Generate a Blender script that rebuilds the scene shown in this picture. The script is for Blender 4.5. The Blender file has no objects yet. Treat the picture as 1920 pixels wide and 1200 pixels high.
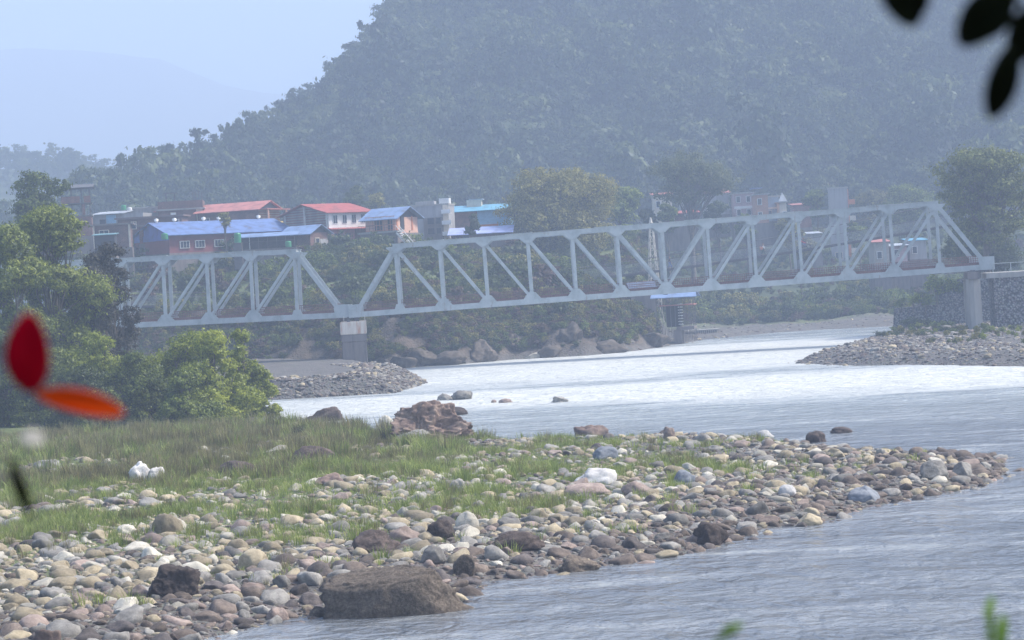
import bpy, math, random
import numpy as np
from mathutils import Vector, Matrix, Quaternion

random.seed(7)
RNG = np.random.default_rng(7)
R = math.radians
SC = bpy.context.scene

# ---------------------------------------------------------------- camera
F = 4530.0
CAMZ = 10.1
ROLL = R(3.3)
PITCH = math.atan(80.0 / F)
cs, sn = math.cos(ROLL), math.sin(ROLL)
FW = Vector((0, math.cos(PITCH), -math.sin(PITCH)))
UP = Vector((0, math.sin(PITCH), math.cos(PITCH)))
RT = Vector((1, 0, 0))
CAM = Vector((0, 0, CAMZ))
cam_d = bpy.data.cameras.new("camera")
cam = bpy.data.objects.new("camera", cam_d)
SC.collection.objects.link(cam)
SC.camera = cam
cx_ = RT * cs - UP * sn
cy_ = RT * sn + UP * cs
cz_ = -FW
cam.matrix_world = Matrix(((cx_.x, cy_.x, cz_.x, 0), (cx_.y, cy_.y, cz_.y, 0), (cx_.z, cy_.z, cz_.z, CAMZ), (0, 0, 0, 1)))
cam_d.sensor_width = 36
cam_d.lens = F / 1920 * 36
cam_d.clip_start = 0.1
cam_d.clip_end = 20000
cam_d.dof.use_dof = True
cam_d.dof.focus_distance = 190
cam_d.dof.aperture_fstop = 7

# ---------------------------------------------------------------- light, sky, exposure
SUN_EL, SUN_AZ = R(52), R(86)
w = bpy.data.worlds.new("World"); SC.world = w; w.use_nodes = True
nt = w.node_tree
sky = nt.nodes.new("ShaderNodeTexSky"); sky.sky_type = 'NISHITA'; sky.sun_disc = False
sky.sun_elevation = SUN_EL; sky.sun_rotation = SUN_AZ
sky.air_density = 1.0; sky.dust_density = 3.0; sky.ozone_density = 1.5
bg = nt.nodes["Background"]; bg.inputs[1].default_value = 0.15
nt.links.new(sky.outputs[0], bg.inputs[0])
sd = bpy.data.lights.new("sun", 'SUN'); so = bpy.data.objects.new("sun", sd); SC.collection.objects.link(so)
sd.energy = 3.6; sd.angle = R(7.0); sd.color = (1.0, 0.93, 0.83)
to_sun = Vector((math.sin(SUN_AZ) * math.cos(SUN_EL), math.cos(SUN_AZ) * math.cos(SUN_EL), math.sin(SUN_EL)))
so.rotation_euler = to_sun.to_track_quat('Z', 'Y').to_euler()
so.location = (0, 0, 60)
SC.view_settings.view_transform = 'Standard'; SC.view_settings.look = 'None'
SC.view_settings.exposure = 0.90; SC.view_settings.gamma = 1
cy = SC.cycles
cy.use_denoising = True
try: cy.denoiser = 'OPENIMAGEDENOISE'
except Exception: pass
cy.max_bounces = 6; cy.diffuse_bounces = 2; cy.glossy_bounces = 2; cy.transmission_bounces = 3
cy.volume_bounces = 1; cy.transparent_max_bounces = 6
cy.use_fast_gi = False
cy.sample_clamp_indirect = 4
HAZE_DENSITY = 0.00078
HAZE_COL = (0.61, 0.755, 1.0, 1)
HAZE_G = 0.0

# ---------------------------------------------------------------- pixel -> place
def ray(u, v):
    dx, dy = float(u) - 960, float(v) - 600
    xp = dx * cs - dy * sn; yp = dx * sn + dy * cs
    return FW * F + RT * xp - UP * yp
def P(u, v, d):
    r = ray(u, v); return CAM + r * float(d / r.y)
def G(u, v, z=0.0):
    r = ray(u, v); return CAM + r * ((z - CAMZ) / r.z)
def az(u, v):
    r = ray(u, v); return r.x / r.y
def M_PX(d): return d / F

# ---------------------------------------------------------------- noise
_perm = np.random.default_rng(3).random((256, 256))
def vnoise(x, y, s=1.0, off=0):
    x = np.asarray(x, float) / s + 37.7 * off + 1000; y = np.asarray(y, float) / s + 11.3 * off + 1000
    xi = np.floor(x).astype(int); yi = np.floor(y).astype(int)
    fx = x - xi; fy = y - yi
    fx = fx * fx * (3 - 2 * fx); fy = fy * fy * (3 - 2 * fy)
    a = _perm[xi % 256, yi % 256]; b = _perm[(xi + 1) % 256, yi % 256]
    c = _perm[xi % 256, (yi + 1) % 256]; d = _perm[(xi + 1) % 256, (yi + 1) % 256]
    return (a * (1 - fx) + b * fx) * (1 - fy) + (c * (1 - fx) + d * fx) * fy
def fbm(x, y, s, o=4, off=0):
    r = 0; a = 1; t = 0
    for i in range(o):
        r = r + a * vnoise(x, y, s / 2 ** i, off + i); t += a; a *= .5
    return r / t - .5
def sdist(x, y, poly):
    x = np.asarray(x, float); y = np.asarray(y, float)
    best = np.full(x.shape, 1e9); ins = np.zeros(x.shape, bool)
    n = len(poly)
    for i in range(n):
        ax, ay = poly[i]; bx, by = poly[(i + 1) % n]
        ex, ey = bx - ax, by - ay
        t = np.clip(((x - ax) * ex + (y - ay) * ey) / (ex * ex + ey * ey + 1e-9), 0, 1)
        dd = np.hypot(x - ax - t * ex, y - ay - t * ey); best = np.minimum(best, dd)
        c = ((ay > y) != (by > y)) & (x < (bx - ax) * (y - ay) / ((by - ay) if by != ay else 1e-9) + ax)
        ins ^= c
    return np.where(ins, best, -best)
def sstep(a, b, x):
    t = np.clip((x - a) / (b - a), 0, 1); return t * t * (3 - 2 * t)

# ---------------------------------------------------------------- terrain shape
def gxy(l, z): return [tuple(G(u, v, z)[:2]) for u, v in l]
near_far = gxy([(-60, 764), (420, 766), (520, 770), (600, 790), (700, 800), (800, 816), (905, 818), (1000, 823), (1150, 818), (1300, 810), (1450, 818), (1600, 832), (1750, 841), (1870, 843)], 0.4)
near_near = gxy([(1885, 885), (1845, 912), (1700, 937), (1620, 952), (1540, 978), (1440, 990), (1360, 1020), (1200, 1052), (1120, 1062), (1000, 1080), (895, 1090), (850, 1130), (700, 1150), (610, 1145), (540, 1163), (470, 1178), (400, 1196), (300, 1215), (100, 1260), (-200, 1300)], 0.0)
isl = near_far + near_near + [(-60, 62), (-140, 90), (-140, 240)]
lspit = gxy([(430, 752), (520, 750), (620, 744), (740, 737), (800, 718), (790, 712), (740, 706)], 0.0) + gxy([(704, 694), (640, 692), (440, 690), (250, 710), (100, 740)], 0.3)
rspit = gxy([(1485, 681), (1600, 686), (1700, 684), (1860, 686), (2100, 690)], 0) + [(110, 250), (110, 330), (66, 330)] + gxy([(1655, 632), (1600, 648), (1530, 668)], 0.0)
shore = [(-400, 300)] + gxy([(100, 712), (480, 700), (640, 694), (720, 692), (850, 684), (960, 674), (1100, 667), (1200, 657), (1290, 643), (1350, 634), (1450, 624), (1560, 617), (1650, 613), (1760, 606), (2000, 592)], 0) + [(400, 420), (400, 3000), (-400, 3000)]
SKY_PTS = [(-400, 520), (60, 500), (150, 480), (200, 430), (262, 306), (345, 268), (452, 222), (530, 176), (600, 140), (645, 95), (700, 35), (740, -30), (800, -90), (1000, -160), (2200, -160)]
_sa = [az(u, v) for u, v in SKY_PTS]; _se = []
for u, v in SKY_PTS:
    r = ray(u, v + (98 if u > 201 else 0)); e = min(r.z / r.y, .135); e = max(e, 0.016); _se.append(10.1 + e * 293.1 / (.5 - e))
_fa = [az(u, v) for u, v in [(-600, 100), (60, 108), (300, 125), (420, 175), (500, 187), (800, 260), (2400, 300)]]
_fz = [190, 184, 172, 151, 144, 120, 90]
_la = [az(u, v) for u, v in [(-600, 270), (60, 292), (150, 308), (240, 335), (420, 380)]]
_lz = [86, 72, 68, 58, 30]
def terrain(x, y):
    x = np.asarray(x, float); y = np.asarray(y, float)
    z = np.full(x.shape, -1.3) + .3 * fbm(x, y, 12, 3)
    b = fbm(x, y, 9, 4); b2 = fbm(x, y, 2.2, 3, 5)
    s = sdist(x, y, isl)
    zi = np.clip(s * .16, -1.3, .55 + .5 * sstep(8, 30, s)) + b * .5 * sstep(0, 5, s) + b2 * .18
    z = np.maximum(z, zi)
    s = sdist(x, y, lspit); z = np.maximum(z, np.clip(s * .6 + b2 * .4, -1.3, 1.7 + .3 * b) )
    s = sdist(x, y, rspit); 
    z = np.maximum(z, np.clip(s * .35 + b2 * .5, -1.3, .9 + .9 * sstep(0, 40, s) + b * .5))
    s = sdist(x, y, shore)
    a = x / np.maximum(y, 1)
    wr = sstep(az(1190, 600), az(1256, 600), a)
    prL = np.interp(s, [-3, 0, 2, 8, 16, 30, 60, 90, 200], [-1.3, 0, 1.4, 5.0, 7.6, 10.2, 14.6, 16.0, 17.8]) + b * sstep(1, 20, s) * 2.5
    prR = np.interp(s, [-6, 0, 6, 40, 55, 80, 110, 150, 240], [-1.3, 0, .5, 1.4, 2.5, 6, 9, 14, 19]) + b * sstep(1, 20, s) * 1.6
    rise = 1 + .0 * x
    prL = prL + 1.7 * sstep(42, 62, s) * (1 - sstep(az(700, 450), az(780, 450), a)) * (y < 560)
    pr = prL * (1 - wr) + prR * wr
    pr = np.where(s > -6, pr, -1.3)
    z = np.maximum(z, pr * rise + np.where(s > 0, b2 * .5, 0) + sstep(.3, 2, s) * (1 - sstep(12, 22, s)) * (1 - wr) * (2.2 * np.abs(fbm(x, y, 4, 4, 31)) * 2 - .5))
    crest = np.interp(a, _sa, _se)
    hill = np.minimum(17 + .5 * (y - 600), crest) + (fbm(x, y, 75, 4, 9) * 26) * sstep(600, 680, y) * sstep(18, 60, crest)
    hill = hill - np.clip(y - 1000, 0, 400) * .5
    z = np.where(y > 590, np.maximum(np.minimum(z, 18), np.where(hill > 17, hill, -50)), z)
    lz = np.interp(a, _la, _lz, right=10) * np.exp(-((y - 1100) / 130.) ** 2) + 6 * fbm(x, y, 60, 3, 2)
    fz = np.interp(a, _fa, _fz) * 2.12 * np.exp(-((y - 3600) / 420.) ** 2) + 12 * fbm(x, y, 120, 4, 3)
    z = np.where(y > 900, np.maximum(z, np.maximum(lz, fz)), z)
    bank = np.interp(y, [-40, 8, 22, 40], [9.4, 8.4, 5.0, -1.3])
    z = np.where(y < 40, np.maximum(z, bank + .3 * b), z)
    return z
def tz(x, y): return float(terrain(np.array([x]), np.array([y]))[0])

def hitd(u, v, d0=285.0, d1=700.0):
    ds = np.arange(d0, d1, .5); r = ray(u, v); X = r.x / r.y * ds; Z = CAMZ + r.z / r.y * ds
    k = np.nonzero(terrain(X, ds) >= Z)[0]; return float(ds[k[0]]) if len(k) else d1
near_land = near_near + [(-200, 62), (-200, 500), (200, 500)]
# ---------------------------------------------------------------- object helpers
COL = SC.collection
def new_mesh(name, V, Fc, mats=(), smooth=False):
    me = bpy.data.meshes.new(name); me.from_pydata([tuple(v) for v in V], [], [tuple(f) for f in Fc])
    if mats: me.materials.append(mats) if not isinstance(mats, (list, tuple)) else [me.materials.append(m) for m in mats]
    if smooth: me.polygons.foreach_set('use_smooth', [True] * len(me.polygons))
    me.update(); return me
def np_mesh(name, V, Q, mat=None, smooth=False):
    """V (n,3) array, Q (m,k) array of equal-sized faces"""
    me = bpy.data.meshes.new(name); V = np.ascontiguousarray(V, np.float32); Q = np.ascontiguousarray(Q, np.int32)
    me.vertices.add(len(V)); me.vertices.foreach_set('co', V.ravel())
    k = Q.shape[1]; me.loops.add(Q.size); me.loops.foreach_set('vertex_index', Q.ravel())
    me.polygons.add(len(Q)); me.polygons.foreach_set('loop_start', np.arange(len(Q), dtype=np.int32) * k)
    try: me.polygons.foreach_set('loop_total', np.full(len(Q), k, np.int32))
    except Exception: pass
    if mat: me.materials.append(mat)
    if smooth: me.polygons.foreach_set('use_smooth', np.ones(len(Q), bool))
    me.update(calc_edges=True); return me
def link(name, me, parent=None, loc=None, rot=None, scale=None):
    o = bpy.data.objects.new(name, me); COL.objects.link(o)
    if parent: o.parent = parent
    if loc is not None: o.location = loc
    if rot is not None: o.rotation_euler = rot
    if scale is not None: o.scale = scale if hasattr(scale, '__len__') else (scale,) * 3
    return o
def tag(o, label=None, cat=None, group=None, kind=None):
    if label: o['label'] = label
    if cat: o['category'] = cat
    if group: o['group'] = group
    if kind: o['kind'] = kind
    return o
def thing(name, label, cat, loc=(0, 0, 0), rz=0, group=None):
    o = bpy.data.objects.new(name, None); COL.objects.link(o); o.location = loc; o.rotation_euler = (0, 0, rz)
    o.empty_display_size = .3
    return tag(o, label, cat, group)
def copy_tree(o, parent=None):
    c = o.copy(); COL.objects.link(c); c.parent = parent
    for ch in list(o.children): copy_tree(ch, c)
    return c
class MB:
    def __init__(s): s.v = []; s.f = []
    def add(s, V, Fc):
        n = len(s.v); s.v += [tuple(p) for p in V]; s.f += [tuple(i + n for i in f) for f in Fc]; return s
    def box(s, x0, y0, z0, x1, y1, z1):
        return s.add([(x0, y0, z0), (x1, y0, z0), (x1, y1, z0), (x0, y1, z0), (x0, y0, z1), (x1, y0, z1), (x1, y1, z1), (x0, y1, z1)],
                     [(0, 3, 2, 1), (4, 5, 6, 7), (0, 1, 5, 4), (1, 2, 6, 5), (2, 3, 7, 6), (3, 0, 4, 7)])
    def beam(s, a, b, w, h, up=(0, 0, 1)):
        a = Vector(a); b = Vector(b); d = (b - a).normalized(); u = Vector(up)
        sd_ = d.cross(u)
        if sd_.length < 1e-4: sd_ = d.cross(Vector((0, 1, 0)))
        sd_.normalize(); u = sd_.cross(d).normalized()
        V = []
        for p in (a, b):
            for i, j in ((-1, -1), (1, -1), (1, 1), (-1, 1)): V.append(p + sd_ * (i * w / 2) + u * (j * h / 2))
        return s.add(V, [(0, 3, 2, 1), (4, 5, 6, 7), (0, 1, 5, 4), (1, 2, 6, 5), (2, 3, 7, 6), (3, 0, 4, 7)])
    def tube(s, pts, rad, n=8, cap=True):
        pts = [Vector(p) for p in pts]; m = len(pts); rad = rad if hasattr(rad, '__len__') else [rad] * m
        V = []; Fc = []
        for i, p in enumerate(pts):
            d = (pts[min(i + 1, m - 1)] - pts[max(i - 1, 0)]).normalized()
            u = Vector((0, 0, 1)) if abs(d.z) < .9 else Vector((1, 0, 0))
            a = d.cross(u).normalized(); b = a.cross(d)
            for k in range(n):
                t = 2 * math.pi * k / n; V.append(p + a * (math.cos(t) * rad[i]) + b * (math.sin(t) * rad[i]))
        for i in range(m - 1):
            for k in range(n):
                k2 = (k + 1) % n; Fc.append((i * n + k, i * n + k2, (i + 1) * n + k2, (i + 1) * n + k))
        if cap: Fc.append(tuple(range(n))); Fc.append(tuple((m - 1) * n + k for k in reversed(range(n))))
        return s.add(V, Fc)
    def prism(s, poly, y0, y1):
        """poly of (x,z), extruded along y"""
        n = len(poly); V = [(x, y0, z) for x, z in poly] + [(x, y1, z) for x, z in poly]
        Fc = [tuple(range(n)), tuple(reversed(range(n, 2 * n)))] + [(i, i + n, (i + 1) % n + n, (i + 1) % n) for i in range(n)]
        return s.add(V, Fc)
    def build(s, name, mat, parent=None, smooth=False, **k):
        return link(name, new_mesh(name, s.v, s.f, mat, smooth), parent, **k)

# ---------------------------------------------------------------- materials
def mat_new(name):
    m = bpy.data.materials.new(name); m.use_nodes = True; n = m.node_tree; b = n.nodes['Principled BSDF']; return m, n, b
def nd(n, t, **k):
    q = n.nodes.new('ShaderNode' + t)
    for a, v in k.items():
        if a.startswith('i_'):
            key = a[2:]; key = int(key) if key.isdigit() else key
            q.inputs[key].default_value = v
        else: setattr(q, a, v)
    return q
def ramp(n, src, stops, interp='LINEAR'):
    r = n.nodes.new('ShaderNodeValToRGB'); r.color_ramp.interpolation = interp
    e = r.color_ramp.elements
    while len(e) < len(stops): e.new(.5)
    for i, (p, c) in enumerate(stops): e[i].position = p; e[i].color = (*c, 1) if len(c) == 3 else c
    n.links.new(src, r.inputs[0]); return r
def mix(n, f, a, b):
    q = n.nodes.new('ShaderNodeMix'); q.data_type = 'RGBA'
    if isinstance(f, (int, float)): q.inputs[0].default_value = f
    else: n.links.new(f, q.inputs[0])
    for i, v in ((6, a), (7, b)):
        if isinstance(v, tuple): q.inputs[i].default_value = (*v, 1) if len(v) == 3 else v
        else: n.links.new(v, q.inputs[i])
    return q.outputs[2]
def mul(c, k): return tuple(min(1, x * k) for x in c)

_mc = {}
def paint(name, col, rough=.6, var=.18, scale=3, bump=.0, bscale=20, metal=0, streak=False):
    """weathered surface of one colour"""
    if name in _mc: return _mc[name]
    m, n, b = mat_new(name)
    tc = nd(n, 'TexCoord'); src = tc.outputs['Object']
    if streak:
        mp = nd(n, 'Mapping'); mp.inputs['Scale'].default_value = (1, 1, .15); n.links.new(src, mp.inputs[0]); src = mp.outputs[0]
    no = nd(n, 'TexNoise', i_Scale=scale, i_Detail=6.0, i_Roughness=.65); n.links.new(src, no.inputs['Vector'])
    r = ramp(n, no.outputs[0], [(.3, mul(col, 1 - var * 1.6)), (.5, col), (.72, mul(col, 1 + var))])
    n.links.new(r.outputs[0], b.inputs['Base Color']); b.inputs['Roughness'].default_value = rough; b.inputs['Metallic'].default_value = metal
    if bump:
        n2 = nd(n, 'TexNoise', i_Scale=bscale, i_Detail=5.0); n.links.new(tc.outputs['Object'], n2.inputs['Vector'])
        bp = nd(n, 'Bump', i_Strength=bump, i_Distance=.05); n.links.new(n2.outputs[0], bp.inputs['Height']); n.links.new(bp.outputs[0], b.inputs['Normal'])
    _mc[name] = m; return m
def brick(name, c1, c2, mortar=(.3, .28, .26), s=1.0):
    if name in _mc: return _mc[name]
    m, n, b = mat_new(name); tc = nd(n, 'TexCoord')
    mp = nd(n, 'Mapping'); mp.inputs['Rotation'].default_value = (R(90), 0, 0); n.links.new(tc.outputs['Object'], mp.inputs[0])
    br = nd(n, 'TexBrick', i_Scale=s); br.inputs['Color1'].default_value = (*c1, 1); br.inputs['Color2'].default_value = (*c2, 1); br.inputs['Mortar'].default_value = (*mortar, 1)
    br.inputs['Mortar Size'].default_value = .012; br.inputs['Brick Width'].default_value = .5; br.inputs['Row Height'].default_value = .2
    n.links.new(mp.outputs[0], br.inputs['Vector'])
    no = nd(n, 'TexNoise', i_Scale=.7, i_Detail=6.0); n.links.new(tc.outputs['Object'], no.inputs['Vector'])
    r = ramp(n, no.outputs[0], [(.3, (.55, .55, .58)), (.7, (1.1, 1.05, 1.0))])
    q = nd(n, 'Mix', data_type='RGBA', blend_type='MULTIPLY'); q.inputs[0].default_value = 1
    n.links.new(br.outputs[0], q.inputs[6]); n.links.new(r.outputs[0], q.inputs[7])
    n.links.new(q.outputs[2], b.inputs['Base Color']); b.inputs['Roughness'].default_value = .9
    _mc[name] = m; return m
def corrugated(name, col, rough=.45):
    if name in _mc: return _mc[name]
    m, n, b = mat_new(name); tc = nd(n, 'TexCoord')
    wv = nd(n, 'TexWave', i_Scale=2.2); wv.wave_type = 'BANDS'; wv.bands_direction = 'X'; n.links.new(tc.outputs['Object'], wv.inputs['Vector'])
    no = nd(n, 'TexNoise', i_Scale=.8, i_Detail=7.0); n.links.new(tc.outputs['Object'], no.inputs['Vector'])
    r = ramp(n, no.outputs[0], [(.26, tuple(.5 * x + .5 * q for x, q in zip(mul(col, .5), (.14, .09, .07)))), (.4, mul(col, .8)), (.52, col), (.75, mul(col, 1.2))])
    n.links.new(r.outputs[0], b.inputs['Base Color']); b.inputs['Roughness'].default_value = rough
    bp = nd(n, 'Bump', i_Strength=.6, i_Distance=.04); n.links.new(wv.outputs[1], bp.inputs['Height']); n.links.new(bp.outputs[0], b.inputs['Normal'])
    _mc[name] = m; return m
def leafmat(name, c_dark, c_mid, c_light, trans=.35, obj_var=.5):
    if name in _mc: return _mc[name]
    m, n, b = mat_new(name)
    geo = nd(n, 'NewGeometry'); oi = nd(n, 'ObjectInfo'); tc = nd(n, 'TexCoord')
    no = nd(n, 'TexNoise', i_Scale=.45, i_Detail=3.0); n.links.new(tc.outputs['Object'], no.inputs['Vector'])
    a1 = nd(n, 'Math', operation='MULTIPLY_ADD'); n.links.new(geo.outputs['Random Per Island'], a1.inputs[0]); a1.inputs[1].default_value = .45
    a2 = nd(n, 'Math', operation='MULTIPLY'); n.links.new(no.outputs[0], a2.inputs[0]); a2.inputs[1].default_value = .55
    n.links.new(a2.outputs[0], a1.inputs[2])
    a3 = nd(n, 'Math', operation='MULTIPLY_ADD'); n.links.new(oi.outputs['Random'], a3.inputs[0]); a3.inputs[1].default_value = obj_var * .5; n.links.new(a1.outputs[0], a3.inputs[2])
    a4 = nd(n, 'Math', operation='SUBTRACT'); n.links.new(a3.outputs[0], a4.inputs[0]); a4.inputs[1].default_value = obj_var * .25
    r = ramp(n, a4.outputs[0], [(.2, c_dark), (.5, c_mid), (.8, c_light)])
    n.nodes.remove(b)
    d = nd(n, 'BsdfDiffuse'); t = nd(n, 'BsdfTranslucent'); g = nd(n, 'BsdfGlossy', i_Roughness=.5)
    n.links.new(r.outputs[0], d.inputs[0]); n.links.new(r.outputs[0], t.inputs[0]); g.inputs[0].default_value = (.5, .55, .6, 1)
    ms = nd(n, 'MixShader', i_0=trans); n.links.new(d.outputs[0], ms.inputs[1]); n.links.new(t.outputs[0], ms.inputs[2])
    ms2 = nd(n, 'MixShader', i_0=.04); n.links.new(ms.outputs[0], ms2.inputs[1]); n.links.new(g.outputs[0], ms2.inputs[2])
    n.links.new(ms2.outputs[0], n.nodes['Material Output'].inputs[0])
    _mc[name] = m; return m
def stonemat(name, c1, c2, c3, rough=.85, bscale=14, bump=.7, nscale=3.0, speck=True):
    if name in _mc: return _mc[name]
    m, n, b = mat_new(name); tc = nd(n, 'TexCoord'); oi = nd(n, 'ObjectInfo')
    ad = nd(n, 'VectorMath', operation='ADD'); n.links.new(tc.outputs['Object'], ad.inputs[0])
    cm = nd(n, 'CombineXYZ'); mm = nd(n, 'Math', operation='MULTIPLY'); n.links.new(oi.outputs['Random'], mm.inputs[0]); mm.inputs[1].default_value = 50
    n.links.new(mm.outputs[0], cm.inputs[0]); n.links.new(cm.outputs[0], ad.inputs[1])
    no = nd(n, 'TexNoise', i_Scale=nscale, i_Detail=8.0, i_Roughness=.7); n.links.new(ad.outputs[0], no.inputs['Vector'])
    r = ramp(n, no.outputs[0], [(.3, c1), (.5, c2), (.7, c3)])
    hv = nd(n, 'HueSaturation'); mr = nd(n, 'MapRange'); n.links.new(oi.outputs['Random'], mr.inputs[0]); mr.inputs[3].default_value = .6; mr.inputs[4].default_value = 1.3
    n.links.new(mr.outputs[0], hv.inputs['Value']); n.links.new(r.outputs[0], hv.inputs['Color'])
    n.links.new(hv.outputs[0], b.inputs['Base Color']); b.inputs['Roughness'].default_value = rough
    n2 = nd(n, 'TexNoise', i_Scale=bscale, i_Detail=8.0, i_Roughness=.7); n.links.new(ad.outputs[0], n2.inputs['Vector'])
    bp = nd(n, 'Bump', i_Strength=bump, i_Distance=.06); n.links.new(n2.outputs[0], bp.inputs['Height']); n.links.new(bp.outputs[0], b.inputs['Normal'])
    _mc[name] = m; return m

def steel(name):
    m, n, b = mat_new(name); tc = nd(n, 'TexCoord')
    mp = nd(n, 'Mapping'); mp.inputs['Scale'].default_value = (1, 1, .3); n.links.new(tc.outputs['Object'], mp.inputs[0])
    a = nd(n, 'TexNoise', i_Scale=.6, i_Detail=8.0, i_Roughness=.7); n.links.new(tc.outputs['Object'], a.inputs['Vector'])
    r = ramp(n, a.outputs[0], [(.3, (.26, .30, .31)), (.5, (.38, .43, .445)), (.7, (.46, .50, .51))])
    q = nd(n, 'TexNoise', i_Scale=1.8, i_Detail=10.0, i_Roughness=.75); n.links.new(mp.outputs[0], q.inputs['Vector'])
    k = nd(n, 'MapRange', interpolation_type='SMOOTHSTEP'); n.links.new(q.outputs[0], k.inputs[0]); k.inputs[1].default_value = .56; k.inputs[2].default_value = .70; k.inputs[4].default_value = .75
    n.links.new(mix(n, k.outputs[0], r.outputs[0], (.20, .13, .10)), b.inputs['Base Color']); b.inputs['Roughness'].default_value = .6
    return m
STEEL = steel('bridge steel'); STEEL_OLD = paint('bridge paint', (.38, .43, .445), .6, .25, 1.2, streak=True)
RUST = paint('rusty red steel', (.16, .075, .065), .8, .35, 4)
DKSTEEL = paint('dark steel', (.09, .085, .09), .6, .2, 3)
CONC = paint('concrete', (.34, .33, .31), .9, .2, 1.2, .3, 12, streak=True)
CONC_D = paint('stained concrete', (.17, .15, .145), .9, .25, 1.6, .3, 12, streak=True)
CONC_W = paint('whitewashed concrete', (.55, .52, .47), .85, .2, 2.2, .2, 12)
WHITE = paint('white paint', (.72, .72, .70), .7, .08, 2)
CREAM = paint('cream plaster', (.62, .55, .45), .8, .12, 2)
PINK = paint('pink plaster', (.62, .25, .32), .8, .12, 2)
PEACH = paint('peach plaster', (.66, .40, .30), .8, .12, 2)
DKRED = paint('dark red plaster', (.20, .055, .06), .85, .15, 2)
LBLUE = paint('light blue plaster', (.25, .48, .68), .8, .12, 2)
LGREY = paint('pale grey plaster', (.33, .33, .34), .85, .2, 1.5, streak=True)
GLASS = paint('dark window glass', (.04, .05, .07), .15, .2, 2)
DARK = paint('dark interior', (.025, .025, .03), .9, .2, 2)
ORANGE = paint('orange paint', (.55, .2, .09), .7, .1, 2)
YELLOW = paint('yellow paint', (.6, .45, .12), .7, .1, 2)
GREENP = paint('green plastic', (.04, .26, .13), .5, .1, 2)
BRICK = brick('brick', (.26, .12, .09), (.20, .095, .075))
BRICK_D = brick('old brick', (.18, .09, .075), (.14, .075, .065))
R_RED = corrugated('red roofing', (.36, .085, .075), .7)
R_PINK = corrugated('faded red roofing', (.42, .16, .14), .7)
R_BLUE = corrugated('blue roofing', (.11, .18, .39), .7)
R_LBLUE = corrugated('pale blue roofing', (.17, .26, .45), .7)
R_GREY = corrugated('grey roofing', (.36, .40, .45), .7)
R_BROWN = corrugated('brown roofing', (.16, .11, .10))
BARK = stonemat('bark', (.06, .05, .04), (.12, .10, .08), (.2, .17, .14), nscale=2)
L_MID = leafmat('foliage mid green', (.035, .055, .012), (.115, .155, .025), (.26, .31, .05))
L_BRIGHT = leafmat('foliage bright green', (.08, .11, .015), (.25, .30, .033), (.46, .50, .075), .48)
L_DARK = leafmat('foliage dark green', (.022, .036, .012), (.06, .085, .02), (.14, .17, .04))
L_OLIVE = leafmat('foliage olive', (.06, .06, .015), (.16, .155, .03), (.34, .31, .08))
L_FRESH = leafmat('fresh foliage', (.05, .075, .014), (.16, .20, .033), (.34, .38, .065), .42)
L_FOREST = leafmat('forest foliage', (.012, .024, .009), (.045, .07, .02), (.115, .14, .04), .3, 1.3)
L_RUSSET = leafmat('russet scrub', (.05, .032, .024), (.10, .06, .045), (.16, .12, .07), .2, .8)
G_GREEN = leafmat('grass green', (.15, .20, .045), (.29, .35, .085), (.45, .50, .16), .45, .8)
G_BROWN = leafmat('dry reed', (.13, .11, .055), (.25, .225, .10), (.38, .36, .17), .35, .6)

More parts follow.
